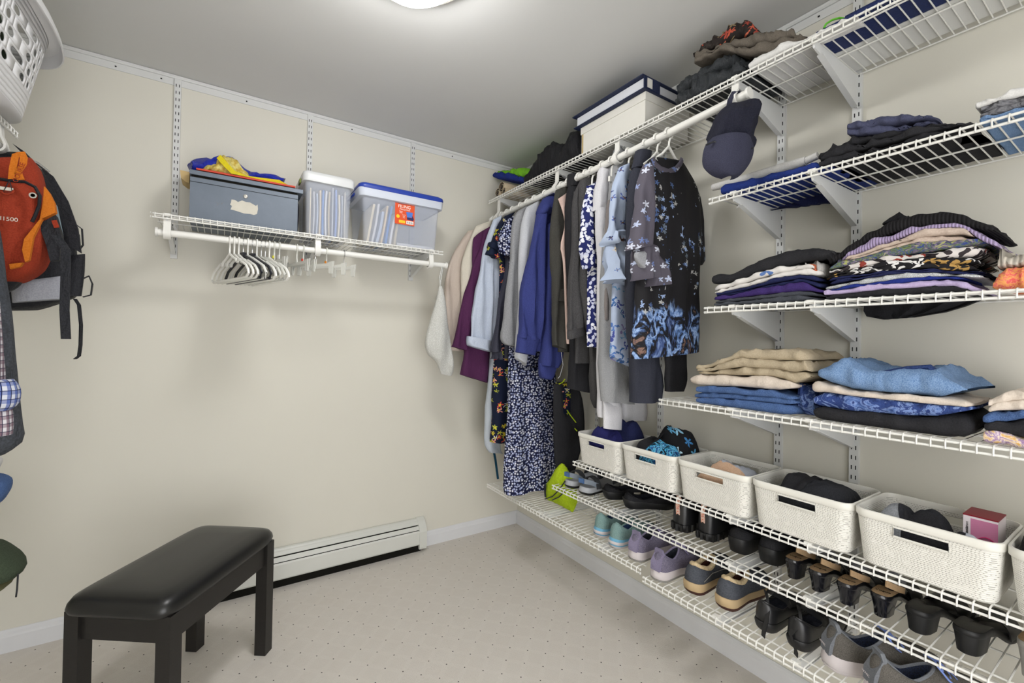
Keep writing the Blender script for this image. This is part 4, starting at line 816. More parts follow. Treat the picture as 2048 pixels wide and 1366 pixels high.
pile(z, B3, gB, [
 ('folded_sweater', 'black folded sweater at the bottom of the tall pile', 'sweater', F['black'], [(815, 590), (1000, 566), (1300, 545), (1600, 525), (1720, 560)]),
 ('folded_sweater', 'lavender folded sweatshirt low in the tall pile', 'sweater', F['lav'], [(820, 560), (1000, 536), (1300, 508), (1560, 480), (1650, 488), (1790, 545)]),
 ('folded_shirt', 'royal blue folded shirt above the lavender sweatshirt', 'shirt', F['blue'], [(850, 548), (1000, 518), (1300, 482), (1500, 465), (1660, 462)], {'lo': [(850, 560), (1000, 536), (1300, 508), (1560, 480), (1660, 490)]}),
 ('folded_sweater', 'speckled light grey folded sweater with a dark back', 'sweater', F['speck'], [(818, 528), (1000, 488), (1300, 450), (1500, 444), (1780, 455)], {'lo': [(820, 556), (1000, 520), (1300, 484), (1600, 464), (1780, 480)]}),
 ('folded_shirt', 'navy folded shirt above the speckled sweater', 'shirt', F['navy'], [(830, 482), (1000, 455), (1300, 428), (1480, 418), (1640, 440)], {'n': 2}),
 ('folded_blouse', 'black folded blouse with white and ochre lilies', 'blouse', F['bfl'], [(835, 462), (960, 428), (1200, 385), (1400, 362), (1560, 360), (1780, 340)], {'n': 2}),
 ('folded_blouse', 'white folded blouse with dark branch print', 'blouse', F['wfl'], [(850, 432), (1000, 395), (1200, 350), (1450, 318), (1640, 292), (1790, 268)]),
 ('folded_blouse', 'indigo and olive painted folded blouse', 'blouse', F['multi'], [(860, 412), (960, 372), (1200, 308), (1400, 256), (1620, 250)]),
 ('folded_sweater', 'beige knitted folded sweater under the lavender one', 'sweater', F['beige'], [(925, 378), (1100, 305), (1300, 225), (1450, 182), (1650, 165), (1800, 235)], {'n': 2, 'lo': [(925, 385), (1100, 338), (1300, 285), (1450, 262), (1640, 255), (1800, 260)]}),
 ('folded_sweater', 'lavender ribbed folded sweater under the black ribbed one', 'sweater', F['riblav'], [(918, 368), (1000, 300), (1130, 228), (1350, 176), (1560, 156), (1660, 150), (1890, 265)], {'lo': [(918, 380), (1000, 345), (1130, 290), (1350, 208), (1560, 172), (1660, 168), (1890, 305)]}),
 ('folded_sweater', 'black ribbed folded sweater on top of the tall pile', 'sweater', F['ribblack'], [(863, 378), (950, 300), (1080, 192), (1250, 126), (1400, 96), (1540, 78), (1680, 92), (1860, 148)], {'lo': [(863, 396), (950, 345), (1080, 250), (1250, 195), (1400, 168), (1560, 150), (1680, 155), (1860, 198)]})])
folded('folded_shirt', 'black shirt with a raised corner behind the ribbed sweaters', 'shirt', z([(1180, 150), (1330, 120), (1900, 260)]), z([(1180, 145), (1280, 72), (1330, 105), (1500, 100), (1930, 215)]), F['black'], xf=-.16, depth=.12, group=gB)
folded('scarf', 'coral variegated chunky knit scarf on the sweater shelf', 'scarf', None, z([(1850, 495), (1885, 450), (1950, 412), (2048, 395), (2140, 398)]), F['coral'], base=B3, xf=-.31, depth=.2, amp=.008)
folded('scarf', 'cream cable knit scarf beside the tall sweater pile', 'scarf', z([(1880, 420), (1950, 410), (2140, 395)]), z([(1880, 365), (1930, 335), (2048, 318), (2140, 320)]), F['knitw'], xf=-.29, depth=.2, amp=.008)
def droop(rws, lab, mt, X=-.06):
    mb = MB(); rows = []
    for a, b in rws:
        A, B_ = px(a[0], a[1], 0, X), px(b[0], b[1], 0, X); rows.append([A.lerp(B_, k/12) + Vector((.006*sin(k*1.9), 0, 0)) for k in range(13)] + [A.lerp(B_, 1-k/12) + Vector((.018+.006*sin(k*1.9), 0, 0)) for k in range(13)])
    mb.loft(rows); return solo('folded_shirt', mb, mt, lab, 'shirt')
droop((((1728, 610), (1960, 600)), ((1727, 622), (1930, 612)), ((1733, 633), (1890, 624)), ((1765, 639), (1830, 634))), 'black shirt tail drooping behind the sweater shelf against the wall', F['black'])
droop((((1540, 420), (1690, 372)), ((1560, 416), (1685, 392)), ((1580, 415), (1660, 404))), 'navy shirt tail drooping under the second shelf at the wall', F['navy'], -.10)
# --- shelf of jeans
z = Z(1290, 660, 2.702); B4 = Z4+.0016; gC = 'khaki and denim pile'; gD = 'light jeans pile'
pile(z, B4, gC, [
 ('folded_jeans', 'blue folded jeans at the bottom of the khaki pile', 'jeans', F['jean'], [(260, 368), (450, 372), (600, 385), (720, 400), (800, 408)], {'n': 1}),
 ('folded_jeans', 'mid blue folded jeans under the cream trousers', 'jeans', F['jean'], [(250, 308), (400, 308), (600, 330), (690, 330), (810, 360)], {'n': 2}),
 ('folded_trousers', 'cream folded trousers under the khaki ones', 'trousers', F['cream'], [(234, 246), (300, 240), (400, 246), (560, 250), (690, 254), (800, 290)], {'lo': [(234, 290), (330, 303), (500, 305), (660, 322), (800, 322)]}),
 ('folded_trousers', 'khaki folded trousers on top of the denim pile', 'trousers', F['khaki'], [(264, 205), (330, 192), (430, 150), (520, 106), (650, 118), (800, 106), (870, 128), (905, 185)], {'n': 3, 'lo': [(264, 236), (500, 244), (690, 252), (800, 288), (905, 262)], 'amp': .005})])
folded('folded_jeans', 'dark rose print jeans tucked behind the khaki pile', 'jeans', None, z([(818, 322), (850, 300), (915, 325)]), F['dfl'], base=B4, xf=-.27, depth=.22, group=gC)
pile(z, B4, gD, [
 ('folded_trousers', 'black folded trousers at the bottom of the light jeans pile', 'trousers', F['black'], [(905, 408), (1100, 440), (1400, 462), (1560, 466), (1755, 436)], {'n': 1}),
 ('folded_jeans', 'indigo folded jeans with rose print above the black trousers', 'jeans', F['dfl'], [(890, 350), (960, 334), (1150, 360), (1400, 386), (1560, 402), (1745, 426)]),
 ('folded_trousers', 'cream folded trousers under the light jeans', 'trousers', F['cream'], [(922, 272), (1000, 300), (1200, 342), (1450, 362), (1600, 368), (1685, 385)], {'n': 1}),
 ('folded_jeans', 'light wash folded jeans on top of the pile', 'jeans', F['ljean'], [(928, 222), (1000, 182), (1070, 158), (1150, 190), (1270, 240), (1420, 212), (1560, 202), (1620, 265), (1735, 308)], {'lo': [(928, 262), (1100, 322), (1300, 338), (1570, 364), (1735, 330)], 'amp': .006})])
for lab_, pts_, mt_, r_ in (('light wash folded jeans on top of the pile', [(1712, 738), (1745, 748), (1780, 742), (1815, 735), (1860, 732), (1880, 748)], F['djean'], .011), ('khaki folded trousers on top of the denim pile', [(1550, 705), (1585, 703), (1610, 708), (1622, 728)], F['khaki'], .009)):
    q_ = [o for o in bpy.data.objects if o.get('label') == lab_][0]
    part('waistband', MB().tube([px(x, y+3, 0, -.275) for x, y in pts_], r_, 8, flat=(1.6, .7)), mt_, q_)
gE = 'cut off pile at the end of the jeans shelf'
pile(z, B4, gE, [
 ('folded_blouse', 'violet and gold patterned blouse under the cream ones', 'blouse', F['quilt'], [(1826, 545), (1900, 545), (2048, 585), (2120, 600)], {'amp': .006}),
 ('folded_trousers', 'black folded trousers between the denim and the patterned blouse', 'trousers', F['black'], [(1850, 508), (1950, 495), (2048, 478), (2120, 470)]),
 ('folded_jeans', 'bright blue denim rolled over the black trousers', 'jeans', F['jean'], [(1818, 450), (1900, 436), (2048, 436), (2120, 440)]),
 ('folded_trousers', 'pale cream trousers on top of the blue denim', 'trousers', F['cream'], [(1842, 405), (1900, 360), (1980, 330), (2048, 326), (2120, 330)], {'n': 2})])
# --- shelf with navy cloth and black trousers
z = Z(1380, 160, 3.066); B2 = Z2+.0016; gF = 'clothes on the second shelf'
pile(z, B2, gF, [
 ('folded_shirt', 'navy and royal blue shirt lying flat on the wire shelf', 'shirt', ck('royalnavy', '1f3a86', '26306a'), [(180, 648), (450, 585), (780, 500), (900, 470)], {'depth': .3})])
mb = MB().tube([px(1426, 375, 0, -.24), px(1470, 365, 0, -.24), px(1560, 338, 0, -.24), px(1612, 322, 0, -.24)], [.012, .016, .017, .014], 12).tube([px(1612, 322, 0, -.24), px(1636, 311, 0, -.24)], .011, 12)
solo('umbrella', mb, F['white'], 'rolled white umbrella lying on the navy shirt', 'umbrella', gF)
pile(z, B2, gF, [
 ('folded_trousers', 'black trousers heaped on the second shelf under the slate ones', 'trousers', F['black'], [(772, 455), (850, 408), (1000, 345), (1300, 300), (1560, 240), (1640, 262), (1755, 345)], {'n': 3, 'depth': .29, 'amp': .007}),
 ('folded_trousers', 'slate grey trousers draped over the black heap', 'trousers', F['slate'], [(948, 285), (1000, 268), (1140, 238), (1480, 200), (1540, 196)], {'n': 2, 'lo': [(948, 338), (1200, 325), (1400, 285), (1540, 245)], 'depth': .2, 'amp': .007})])
gG = 'cut off pile at the end of the second shelf'
pile(z, B2, gG, [
 ('folded_jeans', 'pale blue jeans under the camouflage trousers', 'jeans', F['ljean'], [(1745, 235), (1900, 200), (2048, 155), (2140, 130)], {'n': 2, 'depth': .3}),
 ('folded_trousers', 'grey camouflage trousers above the pale blue jeans', 'trousers', F['camo'], [(1745, 175), (1850, 135), (2048, 92), (2140, 70)], {'n': 2}),
 ('folded_shirt', 'white shirt with a pink edge on the camouflage trousers', 'shirt', F['white'], [(1930, 75), (1960, 55), (2048, 36), (2140, 20)])])
# --- top shelf
z = Z(1320, 0, 2.813); B1 = Z1+.0016; gH = 'clothes on the top shelf'
folded('cushion', 'flat white cushion at the front of the top shelf', 'cushion', None, z([(468, 365), (560, 300), (700, 232), (740, 235), (840, 215)]), F['white'], base=B1, xf=-.322, depth=.29, n=1, group=gH, yr=(px(1494, 150, 0, -.322).y, px(1618, 80, 0, -.322).y))
folded('jacket', 'black rain jacket heaped on the top shelf beside the white box', 'jacket', None, z([(72, 548), (95, 440), (180, 400), (300, 310), (370, 285), (470, 340), (510, 400)]), cloth('black_rain_shell', '2b2e31', '34373a', 200, .8, .5), base=B1, n=2, amp=.010, group=gH)
folded('folded_trousers', 'black trousers folded behind the white cushion on the top shelf', 'trousers', z([(500, 330), (640, 290), (830, 225)]), z([(500, 310), (600, 250), (720, 190), (830, 195)]), F['black'], xf=-.26, depth=.2, group=gH)
folded('jacket', 'taupe jacket folded on the black rain jacket', 'jacket', z([(175, 365), (330, 280), (470, 310), (640, 290), (830, 225)]), z([(178, 310), (330, 245), (450, 215), (600, 175), (720, 165), (830, 205)]), cloth('taupe_brushed', '5f5850', '6b645b'), xf=-.30, n=2, amp=.008, group=gH)
folded('scarf', 'black scarf with red flowers on the taupe jacket', 'scarf', z([(185, 300), (330, 250), (440, 200), (540, 195)]), z([(188, 290), (250, 240), (330, 190), (400, 135), (470, 122), (540, 140)]), floral('black_red_flower_print', '2a2422', ['b8543e', '8d7a5a', 'c46a50', '3a3430', 'a8483a'], 44, .7, 5, dens=.7), xf=-.29, depth=.16, amp=.008, group=gH)
# wide white board and navy folder next to it
pa, pb = px(1625, 80, 0, -.3).y, -2.46
solo('foam_board', MB().box((-.105, (pa+pb)/2, B1+.012), (.15, pa-pb, .022)), plain('white_board', 'dcdcda', .6, .3), 'white foam board lying at the wall side of the top shelf', 'board', gH, False)
nf = thing('portfolio', 'large navy portfolio leaning along the front of the top shelf', 'portfolio', (-.25, (pa+pb)/2, B1), gH)
yA, yB = px(1632, 92, 0, -.31).y, -2.44
part('cover', MB().prism([(-.31, yA, B1+.0), (-.185, yA, B1+.0), (-.185, yA, B1+.016), (-.31, yA, B1+.016)], (0, yB-yA, 0)).prism([(-.20, yA-.02, B1+.016), (-.19, yA-.02, B1+.016), (-.16, yA-.02, B1+.11), (-.17, yA-.02, B1+.11)], (0, yB-yA, 0)), cloth('navy_portfolio', '1c2850', '233060', 200, .3, .6), nf)
part('carry_cord', MB().tube([px(1648, 56, 0, -.3), px(1652, 48, 0, -.29), px(1664, 40, 0, -.27), px(1678, 36, 0, -.25), px(1688, 37, 0, -.24)], .003, 6), plain('neon_green_cord', '6fcf3a', .6), nf)
folded('cushion', 'narrow white cushion in front of the navy portfolio', 'cushion', z([(830, 228), (930, 180), (1110, 100)]), z([(830, 205), (930, 150), (1040, 105), (1110, 92)]), F['white'], xf=-.322, depth=.06)
# white archive box with a binder on it
bxA, bxB = -.95, -1.33
ab = thing('archive_box', 'white cardboard archive box under the navy binder', 'box', (-.17, (bxA+bxB)/2, B1))
m_card = plain('white_cardboard', 'd8d6cf', .75, .2, var=.05)
part('body', MB().bb((-.31, bxB, B1), (-.03, bxA, B1+.128)), m_card, ab, False)
part('lid', MB().bb((-.313, bxB-.004, B1+.098), (-.027, bxA+.004, B1+.131)), m_card, ab, False)
part('taped_edge', MB().bb((-.3105, bxA-.012, B1+.002), (-.309, bxA-.002, B1+.10)), plain('brown_tape', 'b59f6c', .5), ab, False)
bn = thing('ring_binder', 'navy ring binder lying on the white archive box', 'binder', (-.2, -1.14, B1+.131))
m_bin = cloth('navy_binder_cloth', '1d2540', '242d4a', 200, .2, .5); b0 = B1+.1315; yA, yB = -.92, -1.345
part('cover', MB().bb((-.335, yB, b0), (-.06, yA, b0+.004)).bb((-.345, yB, b0+.05), (-.06, yA, b0+.054)).bb((-.064, yB, b0), (-.06, yA, b0+.054)), m_bin, bn, False)
part('pages', MB().bb((-.325, yB+.012, b0+.006), (-.07, yA-.014, b0+.048)), plain('binder_pages', 'd2d4da', .8, .2), bn, False)
part('end_flap', MB().bb((-.335, yB-.001, b0+.004), (-.24, yB+.004, b0+.05)), m_bin, bn, False)
part('spine_label', MB().bb((-.318, yB-.002, b0+.008), (-.288, yB-.0005, b0+.046)), m_card, bn, False)
# black bag, green and blue cloth, rolled mat
z = Z(960, 160, 4.267)
folded('duffel_bag', 'black soft bag slumped beside the white archive box', 'bag', None, z([(378, 830), (440, 700), (520, 560), (590, 515), (680, 560), (720, 450), (800, 430), (830, 500), (862, 620)]), cloth('black_bag_nylon', '1c1c1f', '252528', 200, .8, .55), base=B1, xf=-.29, depth=.24, amp=.009, n=1)
folded('folded_shirt', 'royal blue sports shirt lying on the rolled mat', 'shirt', z([(105, 835), (200, 850), (280, 860), (390, 880)]), z([(105, 795), (180, 785), (260, 800), (390, 840)]), F['blue'], xf=-.27, depth=.2, amp=.006)
folded('folded_shirt', 'bright green sports shirt beside the black soft bag', 'shirt', z([(150, 795), (260, 820), (420, 850)]), z([(150, 775), (220, 770), (320, 745), (420, 738)]), cloth('neon_green_jersey', '6fb02a', '7cc030'), xf=-.25, depth=.2, amp=.006)
o = thing('rolled_mat', 'rolled beige mat with dark striped lining at the corner end of the top shelf', 'mat', (-.2, -.25, B1), rz=0)
c0 = px(1006, 366, 0, -.3); mb = MB(); mb2 = MB()
for (cy, cz, R0) in ((c0.y, B1+.052, .036), (c0.y-.03, B1+.022, .022), (c0.y+.045, B1+.03, .03)):
    sp = [(R0*(1-.72*k/34)*cos(k*.42), R0*(1-.72*k/34)*sin(k*.42)) for k in range(35)]
    for th, M_, off in ((.0032, mb, 0), (.0016, mb2, -.0026)):
        inn = [Vector((-.31, cy+a*(1+off/R0), cz+b*(1+off/R0))) for a, b in sp]; otr = [Vector((-.31, cy+a*(1+(off-th)/R0), cz+b*(1+(off-th)/R0))) for a, b in sp]
        for i in range(34): M_.prism([inn[i], inn[i+1], otr[i+1], otr[i]], (.26, 0, 0))
part('roll', mb, cloth('beige_mat', 'c9b79a', 'd3c3a8', 200), o, 40); part('lining', mb2, cloth('dark_mat_lining', '3a3430', '5a5048', 90), o, 40)
# ------------------------------------------------------------------ fabric textured bins on the bin shelf
def weave():
    t = NT('white_woven_plastic'); o = t.n('SeparateXYZ', {0: t.tc}).outputs; h = t.math('ADD', o[0], o[1])
    row = t.math('DIVIDE', o[2], .0046); par = t.math('FLOOR', row); rr = t.math('SINE', t.math('MULTIPLY', row, 2*pi))
    jit = t.n('TexWhiteNoise', {'W': par}, noise_dimensions='1D').outputs[0]
    cc = t.math('SINE', t.math('ADD', t.math('MULTIPLY', h, 2*pi/.0062), t.math('MULTIPLY', jit, 6.0)))
    pit = t.math('MULTIPLY', t.math('GREATER_THAN', cc, .45), t.math('LESS_THAN', rr, -.35)); nz = t.noise(55, detail=3)
    pit = t.math('MULTIPLY', pit, t.math('GREATER_THAN', nz, .42))
    hh = t.math('ADD', t.math('MULTIPLY', rr, .5), t.math('MULTIPLY', cc, .3)); t.bump(t.math('SUBTRACT', hh, t.math('MULTIPLY', pit, 1.2)), .55, .0015)
    return t.done(t.mix(t.math('MULTIPLY', pit, .75), t.mix(t.math('MULTIPLY', t.noise(8), .12), 'e2e0d9', 'b9b7af'), '8d8a83'), .6, .3)
m_weave = weave(); m_rim = plain('smooth_white_plastic', 'e0ded6', .4, .4, var=.03)
def binmesh(a, b, H_, fl=.012, r=.03, th=.0028, hw=.05, hz=(.093, .116)):
    """a half depth (x), b half width (y); handle slots in the front and back faces"""
    def loop(f, ins):
        A, B_, R_ = a-fl*(1-f)-ins, b-fl*(1-f)-ins, r-ins; out = []
        def seg(p, q, n): return [(p[0]+(q[0]-p[0])*k/n, p[1]+(q[1]-p[1])*k/n) for k in range(n)]
        ys = [-(B_-R_), -hw, hw, B_-R_]
        for k in range(6): out.append((0, 0))
        out = []
        def arc(cx, cy, a0): return [(cx+R_*cos(radians(a0+90*k/5)), cy+R_*sin(radians(a0+90*k/5))) for k in range(5)]
        # front face x=-A, y from +B to -B
        out += arc(-A+R_, B_-R_, 90)
        out += seg((-A, B_-R_), (-A, hw), 5) + seg((-A, hw), (-A, -hw), 8) + seg((-A, -hw), (-A, -(B_-R_)), 5)
        out += arc(-A+R_, -B_+R_, 180); out += seg((-A+R_, -B_), (A-R_, -B_), 10); out += arc(A-R_, -B_+R_, 270)
        out += seg((A, -(B_-R_)), (A, -hw), 5) + seg((A, -hw), (A, hw), 8) + seg((A, hw), (A, B_-R_), 5)
        out += arc(A-R_, B_-R_, 0); out += seg((A-R_, B_), (-A+R_, B_), 10); return out
    lv = [0, .004, .03, .06, hz[0], hz[1], H_-.004, H_]
    N = len(loop(1, 0)); holes = set(range(5+5, 5+5+8)) | set(range(5+18+5+10+5+5, 5+18+5+10+5+5+8)); mb = MB(); vs = []; fs = []
    for ins in (0, th):
        for i, z in enumerate(lv):
            f = z/H_; extra = .004 if (i == 0) else 0
            vs += [Vector((x, y, max(z, th if ins else 0))) for x, y in loop(f, ins+extra)]
    n = len(lv)
    for s_ in (0, 1):
        o = s_*n*N
        for i in range(n-1):
            for j in range(N):
                if i == 4 and j in holes: continue
                fs.append((o+i*N+j, o+i*N+(j+1) % N, o+(i+1)*N+(j+1) % N, o+(i+1)*N+j))
        fs.append(tuple(o+j for j in range(N)))
    m = n*N
    for j in range(N): fs.append(((n-1)*N+j, (n-1)*N+(j+1) % N, m+(n-1)*N+(j+1) % N, m+(n-1)*N+j))
    for j in holes:
        fs.append((4*N+j, 4*N+(j+1) % N, m+4*N+(j+1) % N, m+4*N+j)); fs.append((5*N+j, 5*N+(j+1) % N, m+5*N+(j+1) % N, m+5*N+j))
        if (j-1) not in holes: fs.append((4*N+j, 5*N+j, m+5*N+j, m+4*N+j))
        if (j+1) not in holes: fs.append((4*N+j+1, 5*N+j+1, m+5*N+j+1, m+4*N+j+1))
    mb.add(vs, fs)
    rim = MB(); rg = []
    for ins, z in ((-.001, H_-.016), (-.0022, H_-.014), (-.0024, H_+.001), (-.001, H_+.003), (th, H_+.003), (th+.001, H_), (th+.001, H_-.012)): rg.append([Vector((x, y, z)) for x, y in loop(1, ins)])
    rim.loft(rg, cap=False)
    rimh = []
    for sx, js in ((-1, sorted(holes)[:8]), (1, sorted(holes)[8:])):
        lp = loop((hz[0]+hz[1])/2/H_, 0); x0 = lp[js[0]][0]; ys = [lp[j][1] for j in js]+[lp[js[-1]+1][1]]
        q = [(min(ys), hz[0]), (max(ys), hz[0]), (max(ys), hz[1]), (min(ys), hz[1])]
        path = []
        for (y, z), (sy, sz) in zip(q, ((-1, -1), (1, -1), (1, 1), (-1, 1))):
            path.append((x0-sx*.0012+sx*.003, y, z))
        rimh.append(MB().tube(path+[path[0], path[1]], .0026, 6))
    return mb, rim, rimh
BM, BR, BH = binmesh(.115, .133, .138)
def mound(cx, cy, a, b, z0, h, seed=0, n=26, wr=1.0, pw=2.4, minz=None):
    mb = MB(); rings = []
    for i in range(n):
        f = 1-i/(n-1)*.985; ring = []
        for j in range(40):
            q = 2*pi*j/40; cs, sn = cos(q), sin(q); e = .55
            x = a*f*(abs(cs)**e)*(1 if cs > 0 else -1); y = b*f*(abs(sn)**e)*(1 if sn > 0 else -1)
            w = wr*(.018*vn(x*13, y*13, 1, 1, seed)+.012*abs(vn(x*26, y*26, 5, 1, seed+2))*1.4+.005*vn(x*60, y*60, 2, 1, seed))
            z = z0+h*max(0, 1-f**pw)**.7+w*(1-f**6)
            ring.append(Vector((cx+x, cy+y, max(z, z0+.0005))))
        rings.append(ring)
    rings = [[Vector((p.x, p.y, z0-.0005)) for p in rings[0]]] + rings
    return mb.loft(rings)
yb = [-.965-.2722*i for i in range(7)]; BXC = -.218; BZ = Z5+.0016
bl = ['white woven-look bin of navy clothes under the white trousers', 'white woven-look bin heaped with black and turquoise print', 'white woven-look bin with pale grey and peach cloth', 'white woven-look bin with charcoal garments', 'white woven-look bin of socks and a pink box', 'white woven-look bin with black fuzzy fleece']
b0_ = None
for i in range(6):
    cy = (yb[i]+yb[i+1])/2; wy = abs(yb[i+1]-yb[i])
    if b0_ is None:
        b0_ = thing('storage_bin', bl[0], 'bin', (BXC, cy, BZ), 'white bins on the bin shelf')
        part('tub', BM, m_weave, b0_, 40, world=False); part('rim', BR, m_rim, b0_, 60, world=False)
        for q in BH: part('handle_frame', q, m_rim, b0_, True, world=False)
    else: dup(b0_, (BXC, cy, BZ), label=bl[i])
BINH = {}
def inbin(i, nm, lab, cat, mat, dx, dy, a, b, z0, h, seed, wr=1.0, pw=2.4):
    """heap kept inside its bin and resting on the heaps put in before it"""
    cy = (yb[i]+yb[i+1])/2; mb = mound(BXC+dx, cy+dy, a, b, BZ+z0, h, seed, wr=wr, pw=pw); vs = []
    nlow = 40
    for k, p in enumerate(mb.v):
        x, y, z = p[0]-BXC, p[1]-cy, p[2]; g = -.012*(1-min(1, (z-BZ)/.138))-.0065; A, B_, r = .115+g, .133+g, .024
        if z < BZ+.145:
            x = max(-A, min(A, x)); y = max(-B_, min(B_, y)); ex, ey = abs(x)-(A-r), abs(y)-(B_-r)
            if ex > 0 and ey > 0 and hypot(ex, ey) > r: f = r/hypot(ex, ey); x = math.copysign(A-r+ex*f, x); y = math.copysign(B_-r+ey*f, y)
        for T in BINH.get(i, []):
            hit = T.ray_cast(Vector((BXC+x, cy+y, BZ+.6)), Vector((0, 0, -1)))[0]
            if hit is not None: z = max(z, hit.z+(.001 if k < nlow else .004))
        vs.append((BXC+x, cy+y, z))
    mb.v = vs; del mb.f[-2]; BINH.setdefault(i, []).append(BVHTree.FromPolygons([Vector(v) for v in vs], mb.f))
    return solo(nm, mb, mat, lab, cat, 'clothes in the bins', smooth=60)
F['turq'] = painterly('black_turquoise_swirl', '15161c', [(.3, '15161a'), (.44, '1b2230'), (.48, '2f9fd0'), (.54, '7cc6e8'), (.57, '1a1c24'), (.62, '2a6fb8'), (.68, '17181d')], 34, (1, 1, 1))
F['turq2'] = floral('black_sky_flower_print', '17181c', ['8fc3e0', '5fa6d0', 'b8d8e8', '3f7fb8'], 26, .7, 5, dens=.55)
F['peach'] = ck('peach', 'c9a68a', 'd6b59a'); F['charc2'] = ck('charc2', '26272b', '323338'); F['gknit'] = ck('gknit', '7c7f84', '9a9da2', 400); F['ngrey'] = ck('ngrey', 'a9adb8', 'b6bac4')
inbin(0, 'printed_shirt', 'red and blue printed shirt showing in the first bin handle', 'shirt', painterly('red_blue_smear_print', '5a78b0', [(.35, '4a68a8'), (.48, 'c8d4e8'), (.55, 'b04a6a'), (.65, '6a88c0')], 30, (1, 1, 1)), -.055, .0, .038, .1, .015, .1, 8, .3, 5)
inbin(0, 'shirt_heap', 'navy blue shirt heaped in the first bin', 'shirt', ck('inknavy', '25265c', '2d2e68'), -.03, .02, .056, .1, .015, .145, 3, pw=4)
inbin(0, 'trouser_heap', 'dark navy trousers at the wall side of the first bin', 'trousers', F['navy'], .045, -.03, .058, .095, .015, .185, 5, pw=4)
inbin(1, 'shirt_heap', 'black shirt with turquoise swirls in the second bin', 'shirt', F['turq'], -.04, -.02, .062, .1, .015, .145, 11, pw=4)
inbin(1, 'shirt_heap', 'black top with sky blue flowers heaped high in the second bin', 'shirt', F['turq2'], .04, -.03, .064, .1, .015, .2, 13, pw=3.4)
inbin(1, 'shirt_heap', 'plain black shirt crumpled at the side of the second bin', 'shirt', F['black'], .0, .06, .085, .055, .012, .15, 15, pw=4)
inbin(2, 'shirt_heap', 'pale grey shirt lying in the third bin', 'shirt', F['ngrey'], .03, .0, .065, .095, .015, .115, 17, pw=4)
inbin(2, 'shirt_heap', 'peach coloured cloth at the front of the third bin', 'cloth', F['peach'], -.05, -.005, .05, .1, .012, .1, 19, .8, 4)
inbin(3, 'shirt_heap', 'charcoal garments folded in the fourth bin', 'clothes', F['charc2'], .0, -.03, .1, .092, .015, .135, 21, .8, 5)
inbin(3, 'shirt_heap', 'black cap shaped cloth beside the charcoal garments', 'cloth', F['black'], .0, .045, .08, .05, .012, .15, 23, .6, 3)
inbin(4, 'sock', 'grey striped wool sock in the fifth bin', 'sock', F['gknit'], -.02, .07, .05, .05, .012, .13, 25, .7, 2.6); inbin(4, 'sock', 'black wool socks rolled together in the fifth bin', 'sock', F['charc2'], -.0, .01, .06, .055, .012, .135, 27, .8, 2.6)
inbin(4, 'sock', 'grey heather sock beside the pink box', 'sock', F['ngrey'], -.065, -.07, .028, .045, .012, .115, 29, .8, 2.6); inbin(4, 'sock', 'dark patterned sock near the bin handle', 'sock', F['black'], -.06, -.01, .04, .06, .012, .085, 30, .6, 3)
inbin(5, 'fleece_heap', 'black fuzzy fleece sticking up from the last bin', 'fleece', cloth('black_sherpa', '1f1f1f', '3a3a38', 160, 1.0), -.03, .09, .075, .04, .012, .16, 31, .7, 5)
pk = thing('carton', 'small pink and white carton with a dark red top in the sock bin', 'carton', (-.17, -2.295, BZ+.012))
m_pw = plain('carton_white', 'e8e0e4', .5, .3, var=0); m_pp = plain('carton_pink', 'd98ab0', .5, .3, var=.15); m_mg = plain('carton_magenta', 'c22a6a', .5, .3, var=0); m_mr = plain('carton_dark_red', '8a1a2c', .45, .3)
part('body', MB().bb((-.215, -2.298, BZ+.012), (-.135, -2.24, BZ+.158)), m_pw, pk, False); part('top', MB().bb((-.2155, -2.2985, BZ+.157), (-.1345, -2.2395, BZ+.16)), m_mr, pk, False)
cb = part('pink_panel', MB().bb((-.2158, -2.298, BZ+.09), (-.215, -2.253, BZ+.152)), m_pp, pk, False)
part('magenta_arc', MB().tube([(-.216, -2.25+.0-.047*k/8, BZ+.085+.03*sin(pi*k/10)) for k in range(9)], .0035, 6, flat=(1, .3)), m_mg, pk)
RX = ((0, -1, 0), (0, 0, 1), (-1, 0, 0))
for i, (s, zz, sz) in enumerate((('deodorant', .128, .007), ('protection', .118, .007))): text('lettering', s, sz, (-.2162, -2.2465, BZ+zz), ((0, 0, 1), (0, 1, 0), (-1, 0, 0)), m_dark, pk)
text('lettering', 'xAy', .022, (-.2164, -2.285, BZ+.085), ((0, -.8, .6), (0, .6, .8), (-1, 0, 0)), m_dark, pk)
# ------------------------------------------------------------------ shoes
_T = [0, .012, .05, .12, .25, .42, .6, .75, .88, .96, .99, 1]; _W = [0, .3, .56, .68, .70, .68, .86, 1, .86, .55, .28, 0]
def fw(t):
    for i in range(len(_T)-1):
        if t <= _T[i+1]: f = (t-_T[i])/(_T[i+1]-_T[i]); return _W[i]+(_W[i+1]-_W[i])*f
    return 0
NL = 44
def foot(L_, W, sc=1.0, left=1, toe=1.0):
    out = []
    for k in range(NL):
        q = 2*pi*k/NL; t = (1-cos(q))/2; s = sin(q); y = fw(t)*W/2*(1 if s >= 0 else -1)*(toe if t > .7 else 1)
        y += left*.006*max(0, t-.35)
        out.append(Vector((((t-.5)*L_)*sc, y*sc, 0)))
    return out
def tspring(x, L_, a=.012): u = max(0, x/(L_/2)-.35); v = max(0, -x/(L_/2)-.82); return a*u*u/.4+.02*v
def solemesh(L_, W, z0, z1, s0=1.0, s1=1.04, left=1, spring=.014, heel=0):
    rg = []
    for f, sc in ((0, s0*.97), (.12, s0*1.0), (.5, (s0+s1)/2*1.01), (.9, s1), (1, s1*.985)):
        rg.append([Vector((p.x, p.y, z0+(z1-z0)*f+tspring(p.x, L_, spring)+heel*f*max(0, -p.x/(L_/2)))) for p in foot(L_, W, sc, left)])
    return MB().loft(rg)
